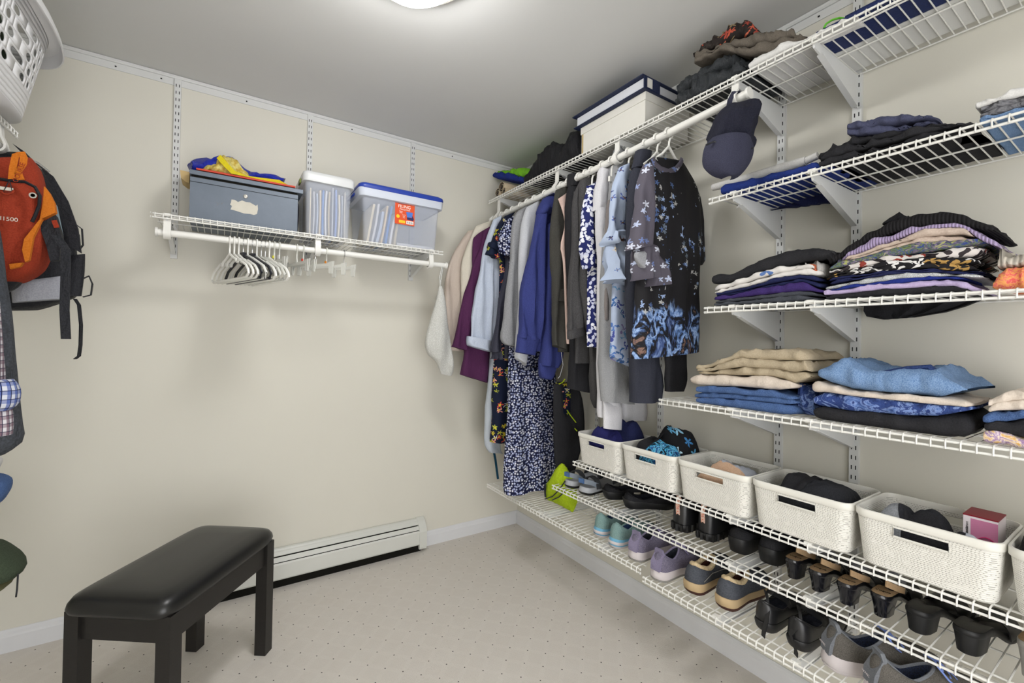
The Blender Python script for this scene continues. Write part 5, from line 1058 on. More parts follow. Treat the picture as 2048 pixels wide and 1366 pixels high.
def collarloop(L_, W, hb, hs, hf, cx=-.2, ax=.2, ay=.62, left=1):
    out = []
    for k in range(NL):
        q = 2*pi*k/NL; c, s = cos(q), sin(q)
        x = (cx*L_)-ax*L_*c; y = ay*W/2*.72*s
        z = hs+(hb-hs)*max(0, c)**1.6+(hf-hs)*max(0, -c)**1.3
        out.append(Vector((x, y, z)))
    return out
def uppermesh(L_, W, zs, col, toeh=.058, left=1, spring=.014, bul=1.0, NV=9, toe=1.0):
    ft = foot(L_, W, .985, left, toe); rg = []
    for i in range(NV+1):
        v = i/NV; r = []
        for k in range(NL):
            f = ft[k]; c = col[k]; t = f.x/L_+.5; z0 = zs+tspring(f.x, L_, spring)
            hz = (toeh*1.25 if t > .55 else c.z*1.05)
            if .4 < t <= .75: m_ = (t-.4)/.35; hz = (1-m_)*c.z*1.05+m_*toeh*1.25
            g = Vector((f.x*1.0+(c.x-f.x)*.12, f.y*1.04*bul, max(hz, z0+.01)))
            p = (Vector((f.x, f.y, z0))*(1-v)**2 + g*2*v*(1-v) + c*v*v); r.append(p)
        rg.append(r)
    return rg
def shoe_upper(L_, W, zs, col, **k):
    rg = uppermesh(L_, W, zs, col, **k); mb = MB(); mb.loft(rg, cap=False)
    inn = [[Vector((c.x*.96+(-.2*L_)*.04, c.y*.9, c.z-.002)) for c in col]]
    for d, s in ((.02, .9), (.04, .86)): inn.append([Vector((c.x*s+(-.2*L_)*(1-s), c.y*s, max(c.z-d, zs+.012))) for c in col])
    inn.append([Vector((c.x*.8+(-.2*L_)*.2, c.y*.8, zs+.008)) for c in col])
    lining = MB(); lining.loft([col]+inn, cap=False); n0 = len(lining.v)-NL; lining.f.append(tuple(range(n0, n0+NL)))
    return mb, lining
def lacesm(L_, W, zs, hf, n=4, x0=.02, x1=.2, r=.0022, toeh=.058):
    mb = MB()
    for i in range(n):
        u = i/(n-1); x = (x0+(x1-x0)*u)*L_; z = hf*(1-u)+toeh*.95*u+.004; w = .022
        for s in (-1, 1): mb.tube([(x, -w*s, z-.006), (x+.008, 0, z+.003), (x+.014, w*s, z-.008)], r, 6)
    mb.tube([(x0*L_, 0, hf+.006), (x0*L_-.012, .02, hf+.012), (x0*L_+.004, .034, hf-.012), (x0*L_+.02, .03, hf-.03)], r, 6)
    mb.tube([(x0*L_, 0, hf+.006), (x0*L_-.012, -.02, hf+.01), (x0*L_+.004, -.034, hf-.014), (x0*L_+.022, -.03, hf-.03)], r, 6)
    return mb
def place(o, x, y, z, rz): o.location = (x, y, z); o.rotation_euler = (0, 0, rz); return o
def pairup(mk, label, pos, group, z, cat='shoe'):
    """build the left shoe, mirror nothing: each shoe is its own thing"""
    for i, (x, y, rz) in enumerate(pos): 
        o = mk(label[i], 1 if i == 0 else -1); tag(o, label[i], cat, group); place(o, x, y, z if y > -1.42 else min(z, Z7-.023+.0018) if z < .5 else z, rz)
def trainer(name, mats, L_=.262, W=.094, zs=.032, hb=.1, hs=.068, hf=.094, lac=True, sole_h=.032, tab=None, band=None):
    def mk(lab, left):
        o = thing(name, lab, 'shoe', (0, 0, 0)); up, sole, accent, lin_, lc = mats
        part('outsole', solemesh(L_, W, 0, .009, 1.0, 1.03, left), accent, o, world=False); part('midsole', solemesh(L_, W, .008, sole_h, 1.04, 1.0, left, heel=.006), sole, o, world=False)
        col = collarloop(L_, W, hb, hs, hf, left=left); a, b = shoe_upper(L_, W, zs-.004, col, left=left)
        u = part('upper', a, up, o, 60, world=False); part('lining', b, lin_, o, 60, world=False)
        part('collar_edge', MB().tube([c for c in col]+[col[0], col[1]], .0035, 6), up if tab is None else tab, o, world=False)
        part('tongue', MB().loft([[Vector((x_*L_, y_, z_)) for y_, z_ in ((-.02, z0), (0, z0+.006), (.02, z0), (0, z0-.004))] for x_, z0 in ((-.04, hf+.012), (.06, hf-.004), (.2, .062))]), up, o, world=False)
        if lac: part('laces', lacesm(L_, W, zs, hf+.004), lc, o, world=False)
        if tab: part('heel_tab', MB().loft([[Vector((-L_*.5+.004+dx, y_, z_)) for y_ in (-.019*wd, 0, .019*wd)] + [Vector((-L_*.5+.014+dx, y_, z_)) for y_ in (.019*wd, 0, -.019*wd)] for z_, dx, wd in ((.04, -.004, 1), (.07, -.001, 1.1), (hb-.005, .018, 1), (hb+.012, .014, .8))]), tab, o, world=False)
        if band: part('stripe', solemesh(L_, W, sole_h*.42, sole_h*.74, 1.045, 1.045, left, heel=.003), band, o, world=False)
        return o
    return mk
ck('teal', '6d8b8a', '86a09c'); ck('mesh_purple', '585366', '837d90', 500); ck('suede_navy', '44474e', '51545b', 200); ck('mesh_grey', '6a6660', '4a4744', 600, var=.2)
m_swhite = plain('white_foam_sole', 'd3cbcc', .6, .3, var=.15); m_sblue = plain('sky_blue_foam', '6fa9c8', .5, .3); m_sgrey = plain('grey_rubber', '8f8d88', .7, .2); m_lin = cloth('dark_shoe_lining', '22242c', '2c2e36'); m_laven = cloth('lavender_laces', '9087b4', 'a098c0'); m_bll = plain('blue_laces', '7f97dd', .6, .3)
m_tan = plain('tan_foam_sole', 'bfa680', .65, .3, var=.1); m_brn = plain('brown_rubber', '4a2f28', .7, .2); m_sher = cloth('tan_fleece_trim', 'c2ab86', 'd6c29e', 120, 1.2); m_blkr = plain('black_rubber', '1a1a1b', .5, .4, var=.1); m_lea = plain('black_leather', '1c1c1e', .35, .5, var=.15, bump=.15, bscale=180)
m_ins = cloth('tan_insole', 'a98d6c', 'b89b78', 200, .15); m_org = painterly('orange_pull_loop', 'd2522a', [(.35, 'c83f22'), (.5, 'e6dccb'), (.62, 'd95a2c')], 90, (1, 1, 1)); m_patent = plain('black_patent', '15151a', .18, .6, var=.05)
Z7b = Z7-.023; D7, D7b, D6 = Z7+.0018, Z7b+.0018, Z6+.0018
pairup(trainer('trainer', (F['teal'], m_sblue, m_swhite, cloth('blue_insole_lining', '31507c', '27344a'), F['teal']), lac=False, hb=.097, hs=.064, hf=.08, band=m_swhite), ['teal running shoe with sky blue sole on the lowest shelf, nearer the corner', 'teal running shoe with sky blue sole beside the lilac trainers'], [(-.222, -1.125, .06), (-.24, -1.238, .02)], 'teal running shoes', D7)
pairup(trainer('trainer', (F['mesh_purple'], m_swhite, m_sgrey, m_lin, m_laven), tab=cloth('lilac_heel_tab', '7d7690', '8a839c')), ['lilac laced trainer beside the teal shoes', 'lilac laced trainer beside the fleece slippers'], [(-.255, -1.355, .05), (-.262, -1.474, .0)], 'lilac trainers', D7)
def slipper(lab, left):
    L_, W = .275, .102; o = thing('slipper', lab, 'shoe', (0, 0, 0))
    part('outsole', solemesh(L_, W, 0, .014, .93, 1.0, left, .022), m_brn, o, world=False); part('midsole', solemesh(L_, W, .01, .034, 1.0, 1.03, left, .014, heel=.008), m_tan, o, world=False)
    col = collarloop(L_, W, .098, .072, .09, cx=-.17, ax=.23, left=left); a, b = shoe_upper(L_, W, .03, col, toeh=.07, left=left)
    part('upper', a, F['suede_navy'], o, 60, world=False); part('lining', b, cloth('brown_fleece_lining', '4a2c26', '5a382f', 120), o, 60, world=False)
    part('fleece_trim', MB().tube([Vector((c.x+.002*vn(c.x*90, c.y*90, 3), c.y, c.z+.002+.002*vn(c.x*120, c.y*120, 1))) for c in col]+[col[0], col[1]], .0085, 8), m_sher, o, world=False)
    part('stitching', MB().tube([(x_*L_, left*-.051*f_, z_) for x_, f_, z_ in ((-.38, .72, .05), (-.2, .76, .066), (0, .84, .064), (.2, .9, .056))], .0012, 5), m_sgrey, o, world=False)
    return o
pairup(slipper, ['navy suede fleece lined slipper next to the lilac trainers', 'navy suede fleece lined slipper next to the black strappy shoes'], [(-.225, -1.586, .06), (-.215, -1.699, .06)], 'fleece lined slippers', D7b)
def strappy(lab, left):
    L_, W = .25, .088; o = thing('strappy_shoe', lab, 'shoe', (0, 0, 0))
    part('outsole', solemesh(L_, W, 0, .024, .95, 1.03, left, .01, heel=.006), m_blkr, o, world=False)
    col = collarloop(L_, W, .088, .055, .052, cx=-.16, ax=.28, ay=.9, left=left); a, b = shoe_upper(L_, W, .02, col, toeh=.05, left=left)
    part('upper', a, m_lea, o, 60, world=False); part('lining', b, m_lin, o, 60, world=False); part('collar_edge', MB().tube(col+[col[0]], .0035, 6), m_lea, o, world=False)
    part('strap', MB().band([(-.02, .036, .06), (-.04, .03, .085), (-.075, .008, .092), (-.105, -.012, .075), (-.128, -.012*left-.006, .045), (-.14, -.016, .012), (-.146, -.018, .003)], .013, .0025, (.35, .9, .2)), m_lea, o, world=False)
    part('ankle_strap', MB().band([(-.02, -.036, .06), (-.035, -.03, .08), (-.05, 0, .094), (-.03, .03, .082), (-.02, .036, .062)], .014, .0025, (.9, .1, .4)), m_lea, o, world=False)
    return o
pairup(strappy, ['black leather strappy shoe beside the fleece slippers', 'black leather strappy shoe beside the grey trainers'], [(-.225, -1.832, .0), (-.228, -1.93, -.05)], 'black strappy shoes', D7b)
pairup(trainer('trainer', (F['mesh_grey'], m_swhite, m_swhite, cloth('charcoal_blue_lining', '232528', '2c3550'), m_bll), L_=.285, W=.104, hb=.11, hs=.07, hf=.098, sole_h=.036, zs=.036, tab=cloth('grey_heel_tab', '6a6d72', '777a80')), ['grey mesh trainer with blue cord laces next to the strappy shoes', 'grey mesh trainer with blue cord laces next to the black clog'], [(-.236, -2.092, -.72), (-.272, -2.2, -.72)], 'grey mesh trainers', D7b)
for o in [q for q in bpy.data.objects if q.name.startswith('heel_tab') and q.data.materials[0].name.startswith('grey_heel')]: text('lettering', 'HOVIC', .009, (-.1475, 0, .062), ((0, -1, 0), (0, 0, 1), (-1, 0, 0)), m_swhite, o)
def clog(L_=.25, W=.098, mat=None, hh=.062, open_back=False, sole=.03, nm='clog'):
    def mk(lab, left):
        o = thing(nm, lab, 'shoe', (0, 0, 0))
        part('outsole', solemesh(L_, W, 0, sole, .95, 1.03, left, .012, heel=.012), m_blkr, o, world=False)
        col = collarloop(L_, W, hh+.012, hh-.012, hh+.004, cx=-.18, ax=.24, ay=.92, left=left); a, b = shoe_upper(L_, W, sole-.004, col, toeh=.058, left=left)
        part('upper', a, mat or m_lea, o, 60, world=False); part('lining', b, m_lin, o, 60, world=False); part('collar_edge', MB().tube(col+[col[0]], .003, 6), mat or m_lea, o, world=False); return o
    return mk
o = clog()('black clog at the end of the lowest shelf beside the grey trainers', 1); place(o, -.255, -2.365, D7b, -.72); tag(o, group='black clogs')
# upper shoe shelf
def sandal(lab, left):
    L_, W = .26, .1; o = thing('sport_sandal', lab, 'shoe', (0, 0, 0))
    part('outsole', solemesh(L_, W, 0, .012, .97, 1.03, left, .016), m_blkr, o, world=False); part('footbed', solemesh(L_, W, .01, .03, 1.02, .98, left, .016, heel=.006), plain('pale_grey_footbed', 'a9abb0', .6, .3), o, world=False)
    m_st = cloth('charcoal_webbing', '3a3b3e', '4a4b4e', 300); m_sb = plain('blue_grey_buckle', '4a6a9a', .5, .4)
    for x_, h_, w_ in ((.06, .058, .034), (-.06, .062, .03)):
        part('strap', MB().band([(x_, -.046*cos(radians(a_)), .02+h_*sin(radians(a_))*.75+.008) for a_ in range(0, 181, 20)], w_, .004, (1, 0, 0)), m_st, o, world=False)
    part('heel_strap', MB().band([(-.06, -.04, .04), (-.1, -.034, .06), (-.125, 0, .066), (-.1, .034, .06), (-.06, .04, .04)], .022, .004, (.1, 0, 1)), plain('steel_blue_strap', '7f8894', .6, .3), o, world=False)
    part('buckle', MB().box((-.128, .005, .066), (.006, .03, .02)), m_sb, o, world=False); return o
pairup(sandal, ['grey sport sandal nearest the lime bag on the wedge shelf', 'grey sport sandal beside the black slip-ons'], [(-.175, -.865, .1), (-.18, -.975, .1)], 'grey sport sandals', D6)
o = clog(.245, .095, F['black'], .05, sole=.026, nm='slip_on')('black slip-on shoe lying tilted behind its mate', 1); place(o, -.14, -1.122, D6, -.5); tag(o, group='black slip-ons')
part('size_tag', MB().box((.02, -.052, .03), (.03, .002, .02)), m_paper, o, False, world=False)
o = clog(.245, .095, F['black'], .05, sole=.026, nm='slip_on')('black slip-on shoe standing in front beside the sport sandals', -1); place(o, -.145, -1.25, D6, -.5); tag(o, group='black slip-ons')
def boot(lab, left):
    L_, W = .265, .1; o = thing('ankle_boot', lab, 'shoe', (0, 0, 0))
    part('outsole', solemesh(L_, W, 0, .028, .97, 1.03, left, .014), m_blkr, o, world=False)
    mb = MB()
    for k in range(NL):
        p = foot(L_, W, 1.03, left)[k]
        if k % 2 == 0: mb.box((p.x, p.y, .016+tspring(p.x, L_, .014)), (.008, .008, .026), rz=random.random())
    part('tread', mb, m_blkr, o, False, world=False, kind='stuff')
    col = collarloop(L_, W, .122, .112, .118, cx=-.22, ax=.2, ay=.85, left=left); a, b = shoe_upper(L_, W, .024, col, toeh=.06, left=left); part('upper', a, m_lea, o, 60, world=False); part('lining', b, m_lin, o, 60, world=False)
    for x_ in (-.1, .08): part('pull_loop', MB().band([((-.5*L_+.006 if x_ < 0 else .0), 0, .065), ((-.5*L_+.002 if x_ < 0 else .005), 0, .1), ((-.5*L_+.008 if x_ < 0 else .0), 0, .135), ((-.5*L_+.016 if x_ < 0 else -.012), 0, .122)], .015, .003, (0, 1, 0)), m_org, o, world=False, label='orange patterned pull loop')
    return o
pairup(boot, ['black ankle boot with orange pull loops next to the slip-ons', 'black ankle boot with orange pull loops next to the black mules'], [(-.138, -1.47, .05), (-.125, -1.57, .02)], 'black ankle boots', D6)
pairup(clog(.255, .1, F['black'], .07, sole=.04, nm='mule'), ['black thick soled mule beside the ankle boots', 'black thick soled mule beside the tan lined heels'], [(-.125, -1.685, .05), (-.11, -1.785, .0)], 'black mules', D6)
def heel(hh=.055, top=None, block=None, strapm=None, W=.066, L_=.225, ankle=True, nm='heeled_sandal', taper=.72):
    def mk(lab, left):
        o = thing(nm, lab, 'shoe', (0, 0, 0))
        def zc(x): u = min(max((x/L_+.5-.28)/.4, 0), 1); return hh*(1-u*u*(3-2*u))+.008+tspring(x, L_, .01)
        fp = foot(L_, W, 1, left)
        part('insole', MB().loft([[Vector((p.x*.97, p.y*.95, zc(p.x)+.0065)) for p in fp], [Vector((p.x*.99, p.y*.98, zc(p.x)+.0085)) for p in fp], [Vector((p.x*.6-.0*L_, p.y*.6, zc(p.x*.6)+.0095)) for p in fp]]), top, o, world=False)
        part('footbed', MB().loft([[Vector((p.x*s, p.y*s, max(zc(p.x)+dz, .0))) for p in fp] for s, dz in ((.97, -.008), (1.02, -.004), (1.03, .004), (1.0, .008))]), block, o, world=False)
        hp = [p for p in fp if p.x < -.5*L_+.33*L_]; c = Vector((-.36*L_, 0, 0)); hl = []
        hp = [p for p in fp[NL//2:] if p.x < -.17*L_] + [p for p in fp[:NL//2] if p.x < -.17*L_]
        rg = [[Vector((c.x+(p.x-c.x)*s, p.y*s, z_ if z_ < .02 else zc(p.x)-.004)) for p in hp] for s, z_ in ((taper, 0), (taper*1.02, .004), (taper*1.1, .015), (1.0, .05))]
        rg[2] = [Vector((v.x, v.y, hh*.5)) for v in rg[2]]
        part('heel_block', MB().loft(rg), block, o, world=False)
        for x_, h_, w_ in ((.17*L_, .045, .04), (.3*L_, .04, .03)): part('toe_strap', MB().band([(x_, -W*.5*cos(radians(a_)), .012+h_*sin(radians(a_))) for a_ in range(0, 181, 20)], w_, .003, (1, 0, 0)), strapm, o, world=False)
        if ankle:
            part('heel_counter', MB().band([(-.05*L_, -W*.36, hh+.012), (-.3*L_, -W*.38, hh+.035), (-.44*L_, -W*.2, hh+.05)], .016, .003, (.2, 0, 1)), top, o, world=False)
            part('ankle_strap', MB().band([(-.05*L_, W*.36, hh+.02), (-.2*L_, W*.37, hh+.045), (-.02*L_, 0, hh+.045), (.0, -W*.36, hh+.03)], .014, .003, (.4, 0, 1)), strapm, o, world=False)
        return o
    return mk
kk = heel(.042, m_ins, m_patent, m_lea)
hl_ = ['black heeled sandal with tan insole beside the mules', 'black heeled sandal with tan insole and scribbled logo, second from the mules', 'black heeled sandal with tan insole and tapered glossy heel', 'black heeled sandal with tan insole beside the dark clogs']
for i, (x, y) in enumerate(((-.15, -1.876), (-.165, -1.949), (-.17, -2.022), (-.155, -2.095))):
    o = kk(hl_[i], 1 if i % 2 == 0 else -1); place(o, x, y, D6, -.05); tag(o, group='tan lined heels'); 
    text('lettering', 'Vogue', .013, (-.078, 0, .0605), ((.2, -.98, 0), (.98, .2, 0), (0, 0, 1)), m_dark, o)
kb = heel(.04, m_lea, m_blkr, m_lea, W=.078, L_=.24, ankle=False, nm='wedge_clog', taper=.8)
for i, (x, y) in enumerate(((-.148, -2.178), (-.148, -2.266))): o = kb(['dark rubber wedge clog beside the tan lined heels', 'dark rubber wedge clog beside the silver sandal'][i], 1 if i == 0 else -1); place(o, x, y, D6, -.12); tag(o, group='dark wedge clogs')
m_silver = plain('silver_leather', 'b9b6b2', .35, .5, .3, var=.1)
o = heel(.06, m_ins, m_silver, m_silver)('silver heeled sandal with a tan strap under the last bin', 1); place(o, -.15, -2.362, D6, -.1)
# ------------------------------------------------------------------ cap on the rod end
def pd(x, y, D): return CAM + ((_R*(x-PW/2) - _U*(y-PH/2-SHY))/FPX + _F)*D
def capmesh(sts, D, th, n=16, seg=28, seed=0, sq=.8, wr=.012, bow=0):
    nrm = Vector((_F.x, _F.y, 0)).normalized(); P = catmull(sts, n); rg = []
    for i, (xl, yl, xr, yr, t_) in enumerate(P):
        A, B_ = pd(xl, yl, D), pd(xr, yr, D); c = (A+B_)/2; e = (B_-A); w = e.length/2; e.normalize(); r = []
        for j in range(seg):
            q = 2*pi*j/seg; cs, sn = cos(q), sin(q); u = w*(abs(cs)**sq)*(1 if cs > 0 else -1); v = t_*(abs(sn)**sq)*(1 if sn > 0 else -1)
            p = c + e*u + nrm*(v+bow*(1-(u/w)**2 if w else 0)); p += nrm*wr*vn(u*25, c.z*25, seed)
            r.append(p)
        rg.append(r)
    return MB().loft(rg)
m_cap = cloth('navy_cap_twill', '343546', '3e3f50', 400, .3)
cp = thing('baseball_cap', 'dark navy baseball cap hanging by its strap from the rod end', 'cap', (-.36, -1.72, 1.8))
part('crown', capmesh([(1458, 212, 1500, 206, .03), (1440, 222, 1511, 212, .05), (1426, 250, 1510, 240, .065), (1416, 280, 1506, 275, .055), (1411, 300, 1506, 296, .05), (1418, 312, 1500, 310, .035)], 1.435, .05, 18, 36, seed=3, wr=.035), cloth('navy_cap_crown', '20212c', '292a38', 300, .9), cp)
part('brim', capmesh([(1425, 275, 1502, 280, .01), (1410, 292, 1507, 296, .018), (1405, 315, 1503, 318, .02), (1408, 335, 1492, 338, .016), (1425, 352, 1475, 355, .01), (1442, 359, 1460, 360, .005)], 1.40, .01, 16, 36, seed=5, wr=.004, bow=-.035), m_cap, cp)
part('brim_seam', MB().tube([pd(x, y, 1.372) for x, y in ((1412, 290), (1428, 283), (1450, 292), (1475, 301), (1495, 300), (1506, 296))], .003, 6), m_blk, cp)
part('strap', MB().band([pd(1456, 222, 1.46), pd(1460, 200, 1.455), pd(1468, 184, 1.455), pd(1476, 182, 1.47), pd(1478, 200, 1.49), pd(1480, 214, 1.48)], .016, .003, tuple(_R)), m_cap, cp)
# ------------------------------------------------------------------ lime bag in the corner
m_limeb = cloth('lime_bag_canvas', 'a3bd1f', 'b4cc2a', 120, .5); lg = thing('tote_bag', 'lime green bag with black straps on the lowest shelf in the corner', 'bag', (-.25, -.6, Z7+.002))
def lsheet(lo, up, X0, X1, **k):
    rings = []
    for i in range(20):
        u = i/19
        def ip(L_): t_ = u*(len(L_)-1); q = min(int(t_), len(L_)-2); f = t_-q; return L_[q][0]*(1-f)+L_[q+1][0]*f, L_[q][1]*(1-f)+L_[q+1][1]*f
        a, b = px(*ip(lo), 0, X0), px(*ip(up), 0, X0); b.z = max(b.z, a.z+.004); r = []
        for j in range(16):
            q = 2*pi*j/16; x = (X0+X1)/2-(X1-X0)/2*cos(q)*(.5+.5*sin(pi*min(max(u, .05), .95))**.5); z_ = Z7+.004+(b.z-Z7-.004)*(.5+.5*sin(q))
            r.append(Vector((x+.01*vn(z_*30, u*8, 2), a.y*.5+b.y*.5+.01*vn(x*20, z_*20, u*4), z_+.006*abs(vn(u*12, x*20, 4)))))
        rings.append(r)
    return MB().loft(rings)
part('pouch', lsheet([(1086, 998), (1100, 998), (1116, 996), (1134, 990)], [(1086, 968), (1096, 948), (1112, 928), (1124, 945), (1134, 968)], -.30, -.22), m_limeb, lg)
part('strap', MB().band([px(1091, 968, 0, -.302), px(1090, 985, 0, -.306), px(1091, 994, 0, -.304)], .012, .004, (0, 1, 0)), m_blk, lg)
for q in ([(1090, 998), (1105, 993), (1120, 978), (1130, 962)], [(1105, 1000), (1118, 994), (1132, 980)]): part('piping', MB().tube([px(x, y, 0, -.307) for x, y in q], .003, 6), m_blk, lg)
# ------------------------------------------------------------------ laundry basket on the left shelf
m_bsk = plain('white_basket_plastic', 'dededf', .4, .4, var=.03)
def basket():
    cx, cy = -2.405, -.69; z0, z1 = LZ+.002, 2.20; A0, B0, A1, B1_ = .145, .25, .195, .30; mb = MB()
    def S_(u, v):   # u around 0..1, v height 0..1
        q = 2*pi*u; a = A0+(A1-A0)*v; b = B0+(B1_-B0)*v; e = .55; c, s = cos(q), sin(q)
        return Vector((cx+a*(abs(c)**e)*(1 if c > 0 else -1), cy+b*(abs(s)**e)*(1 if s > 0 else -1), z0+(z1-z0)*v))
    NU = 40; rows = [(.26, .38), (.38, .50), (.50, .62), (.62, .74), (.74, .84)]
    def quadrow(v0, v1, n=3):
        for k in range(n):
            mb.loft([[S_(i/160, v0+(v1-v0)*(k+j)/n) for i in range(160)] for j in (0, 1)], cap=False)
    quadrow(0, rows[0][0], 5); quadrow(rows[-1][1], 1.0, 3)
    for r_, (va, vb) in enumerate(rows):
        off = .5 if r_ % 2 else 0
        for i in range(NU):
            bd = []; ov = []
            sq = [(0, 0), (.25, 0), (.5, 0), (.75, 0), (1, 0), (1, .25), (1, .5), (1, .75), (1, 1), (.75, 1), (.5, 1), (.25, 1), (0, 1), (0, .75), (0, .5), (0, .25)]
            for (a, b) in sq:
                ang = atan2(b-.5, a-.5); bd.append(S_((i+off+a)/NU, va+(vb-va)*b)); ov.append(S_((i+off+.5+.26*cos(ang))/NU, va+(vb-va)*(.5+.34*sin(ang))))
            mb.loft([bd, ov], cap=False)
    mb.add([S_(i/160, 0) for i in range(160)], [tuple(range(160))])
    rim = MB(); rg = []
    for dv, o_ in ((1.0, 0), (1.01, .02), (1.0, .034), (.94, .04), (.86, .043), (.86, .039), (.94, .035), (.99, .03), (.995, .018), (.985, 0)):
        r = []
        for i in range(80):
            p = S_(i/80, 1.0); d = Vector((p.x-cx, p.y-cy, 0)).normalized(); r.append(Vector((p.x+d.x*o_, p.y+d.y*o_, z0+(z1-z0)*dv)))
        rg.append(r)
    rim.loft(rg, cap=False); return mb, rim
bm, br = basket(); lb_ = thing('laundry_basket', 'white plastic laundry basket with oval holes on the left wall shelf', 'basket', (-2.405, -.69, LZ+.002))
tb = part('tub', bm, m_bsk, lb_, 60); md = tb.modifiers.new('thickness', 'SOLIDIFY'); md.thickness = .003; part('rim', br, m_bsk, lb_, 60)
solo('blanket', mound(-2.405, -.69, .128, .226, LZ+.03, .33, 4, wr=1.5, pw=5), cloth('forest_green_fleece', '2f3d2c', '3a4936', 160), 'forest green fleece blanket heaped in the laundry basket', 'blanket')
# ------------------------------------------------------------------ backpacks
m_rust = cloth('rust_red_nylon', '8c3320', '9c3c26', 260, .4); m_oran = cloth('orange_nylon', 'c0681c', 'cc7526', 260, .4); m_bkn = cloth('black_pack_nylon', '202125', '2b2c31', 200, .7, .6); m_gry = cloth('grey_pack_nylon', 'a3a5ad', '94969e', 260); m_ltb = plain('pale_blue_trim', '8ea3ad', .6)
rk = thing('backpack', 'rust red and orange backpack hanging on the left wall rod', 'backpack', (-2.28, -.58, 1.33))
YR = -.60
part('body', hang([(-70, 330, 70, 318, .05), (-92, 350, 90, 345, .07), (-95, 400, 102, 400, .085), (-95, 470, 112, 470, .09), (-92, 520, 104, 520, .09), (-85, 548, 84, 548, .075), (-70, 566, 52, 565, .05)], YR, .08, 22, 40, fold=.08, freq=25, seed=3, top=.7, bot=.7), m_rust, rk)
def onp(pts, Y): return [px(x, y, 1, Y) for x, y in pts]
YF_ = YR-.094
part('zip_flap', MB().tube(onp([(-40, 352), (0, 358), (25, 362), (50, 364), (70, 374), (80, 392), (78, 412), (70, 432), (64, 444)], YF_), .007, 8, flat=(1, .6)), m_bkn, rk)
part('side_panel', MB().prism(onp([(88, 372), (98, 385), (108, 405), (111, 425), (84, 437), (78, 444), (82, 425), (86, 400)], YF_+.022), (0, .02, 0)), m_oran, rk, False)
part('side_panel', MB().prism(onp([(78, 440), (84, 438), (66, 475), (58, 520), (50, 524), (44, 500), (48, 478)], YF_+.0), (0, .014, 0)), m_oran, rk, False)
part('lower_panel', MB().prism(onp([(18, 528), (46, 525), (40, 533), (20, 538)], YF_+.004), (0, .014, 0)), m_oran, rk, False)
part('haul_loop', MB().band(onp([(24, 358), (26, 335), (32, 308), (42, 304), (48, 316), (46, 330), (36, 345), (42, 360)], YF_-.004), .016, .003, (.9, 0, .3)), m_oran, rk, label='orange printed haul loop')
text('lettering', 'COURSE', .016, px(38.5, 345, 1, YF_-.008), ((.25, 0, .97), (-.97, 0, .25), (0, -1, 0)), m_rust, rk)
text('lettering', 'H1500', .016, px(14, 438, 1, YF_-.002), ((1, 0, 0), (0, 0, 1), (0, -1, 0)), plain('pack_print', 'd8cfc0', .6), rk)
part('zip_pull', MB().tube(onp([(3, 383), (8, 388), (16, 389), (24, 386), (28, 381)], YF_-.006), .003, 8), m_rust, rk); part('cord', MB().tube(onp([(18, 362), (12, 374), (6, 384)], YF_-.006)+onp([(24, 384), (22, 372), (19, 362)], YF_-.006), .0012, 5), m_blk, rk)
part('grommet', MB().lathe([(.0085, 0), (.0085, .002), (.005, .002), (.005, 0)], (0, 0, 0), 16), m_ring, rk, world=False).matrix_basis = Matrix.Translation(px(66, 391, 1, YF_-.003)-OFF[rk.name]) @ Matrix.Rotation(pi/2, 4, 'X')
part('logo_patch', MB().box(px(8, 377, 1, YF_-.003), (.036, .003, .009)), plain('pack_logo', 'd8d2c4', .6), rk)
part('base_panel', hang([(-60, 556, 58, 550, .04), (-60, 575, 40, 572, .035), (-50, 590, 18, 585, .02)], YR, .04, 8, 24, fold=.05), m_bkn, rk)
part('mesh_pocket', MB().prism(onp([(78, 448), (110, 430), (122, 470), (118, 520), (100, 522), (92, 490), (82, 462)], YF_+.045), (0, .03, 0)), m_bkn, rk, False)
part('pocket_tag', MB().box(px(111, 448, 1, YF_+.04), (.012, .003, .022), ry=-.3), m_rust, rk); part('strap', MB().band(onp([(112, 470), (132, 500), (131, 560), (129, 620), (132, 678)], YF_+.01), .022, .004, (1, 0, 0)), m_bkn, rk)
bk = thing('backpack', 'black and grey backpack hanging behind the rust red one', 'backpack', (-2.25, -.45, 1.3)); YB = -.415
part('body', hang([(-60, 312, 42, 306, .035), (-70, 335, 92, 342, .06), (-70, 400, 124, 395, .06), (-70, 470, 150, 468, .062), (-70, 540, 160, 545, .062), (-70, 600, 160, 590, .06), (-65, 622, 80, 620, .05)], YB, .07, 22, 36, fold=.12, freq=30, seed=6, top=.6, bot=.6), m_bkn, bk)
part('grey_base', hang([(20, 566, 128, 552, .02), (22, 590, 130, 585, .03), (24, 606, 128, 598, .03)], YB-.065, .03, 8, 24, fold=.05), m_gry, bk)
part('trim', MB().prism(onp([(106, 402), (114, 412), (126, 470), (124, 474), (117, 452)], YB-.075), (0, .006, 0)), m_ltb, bk, False)
part('shoulder_strap', MB().band(onp([(38, 296), (60, 318), (95, 345), (125, 395), (145, 450), (152, 500)], YB-.07), .035, .008, (.7, 0, -.5)), m_bkn, bk); part('chrome_bar', MB().tube(onp([(52, 318), (75, 326), (98, 344)], YB-.085), .004, 8), m_met, bk)
part('side_loop', MB().band(onp([(148, 446), (164, 458), (166, 490), (160, 498), (158, 470), (150, 456)], YB-.02), .014, .003, (0, 1, 0)), m_bkn, bk)
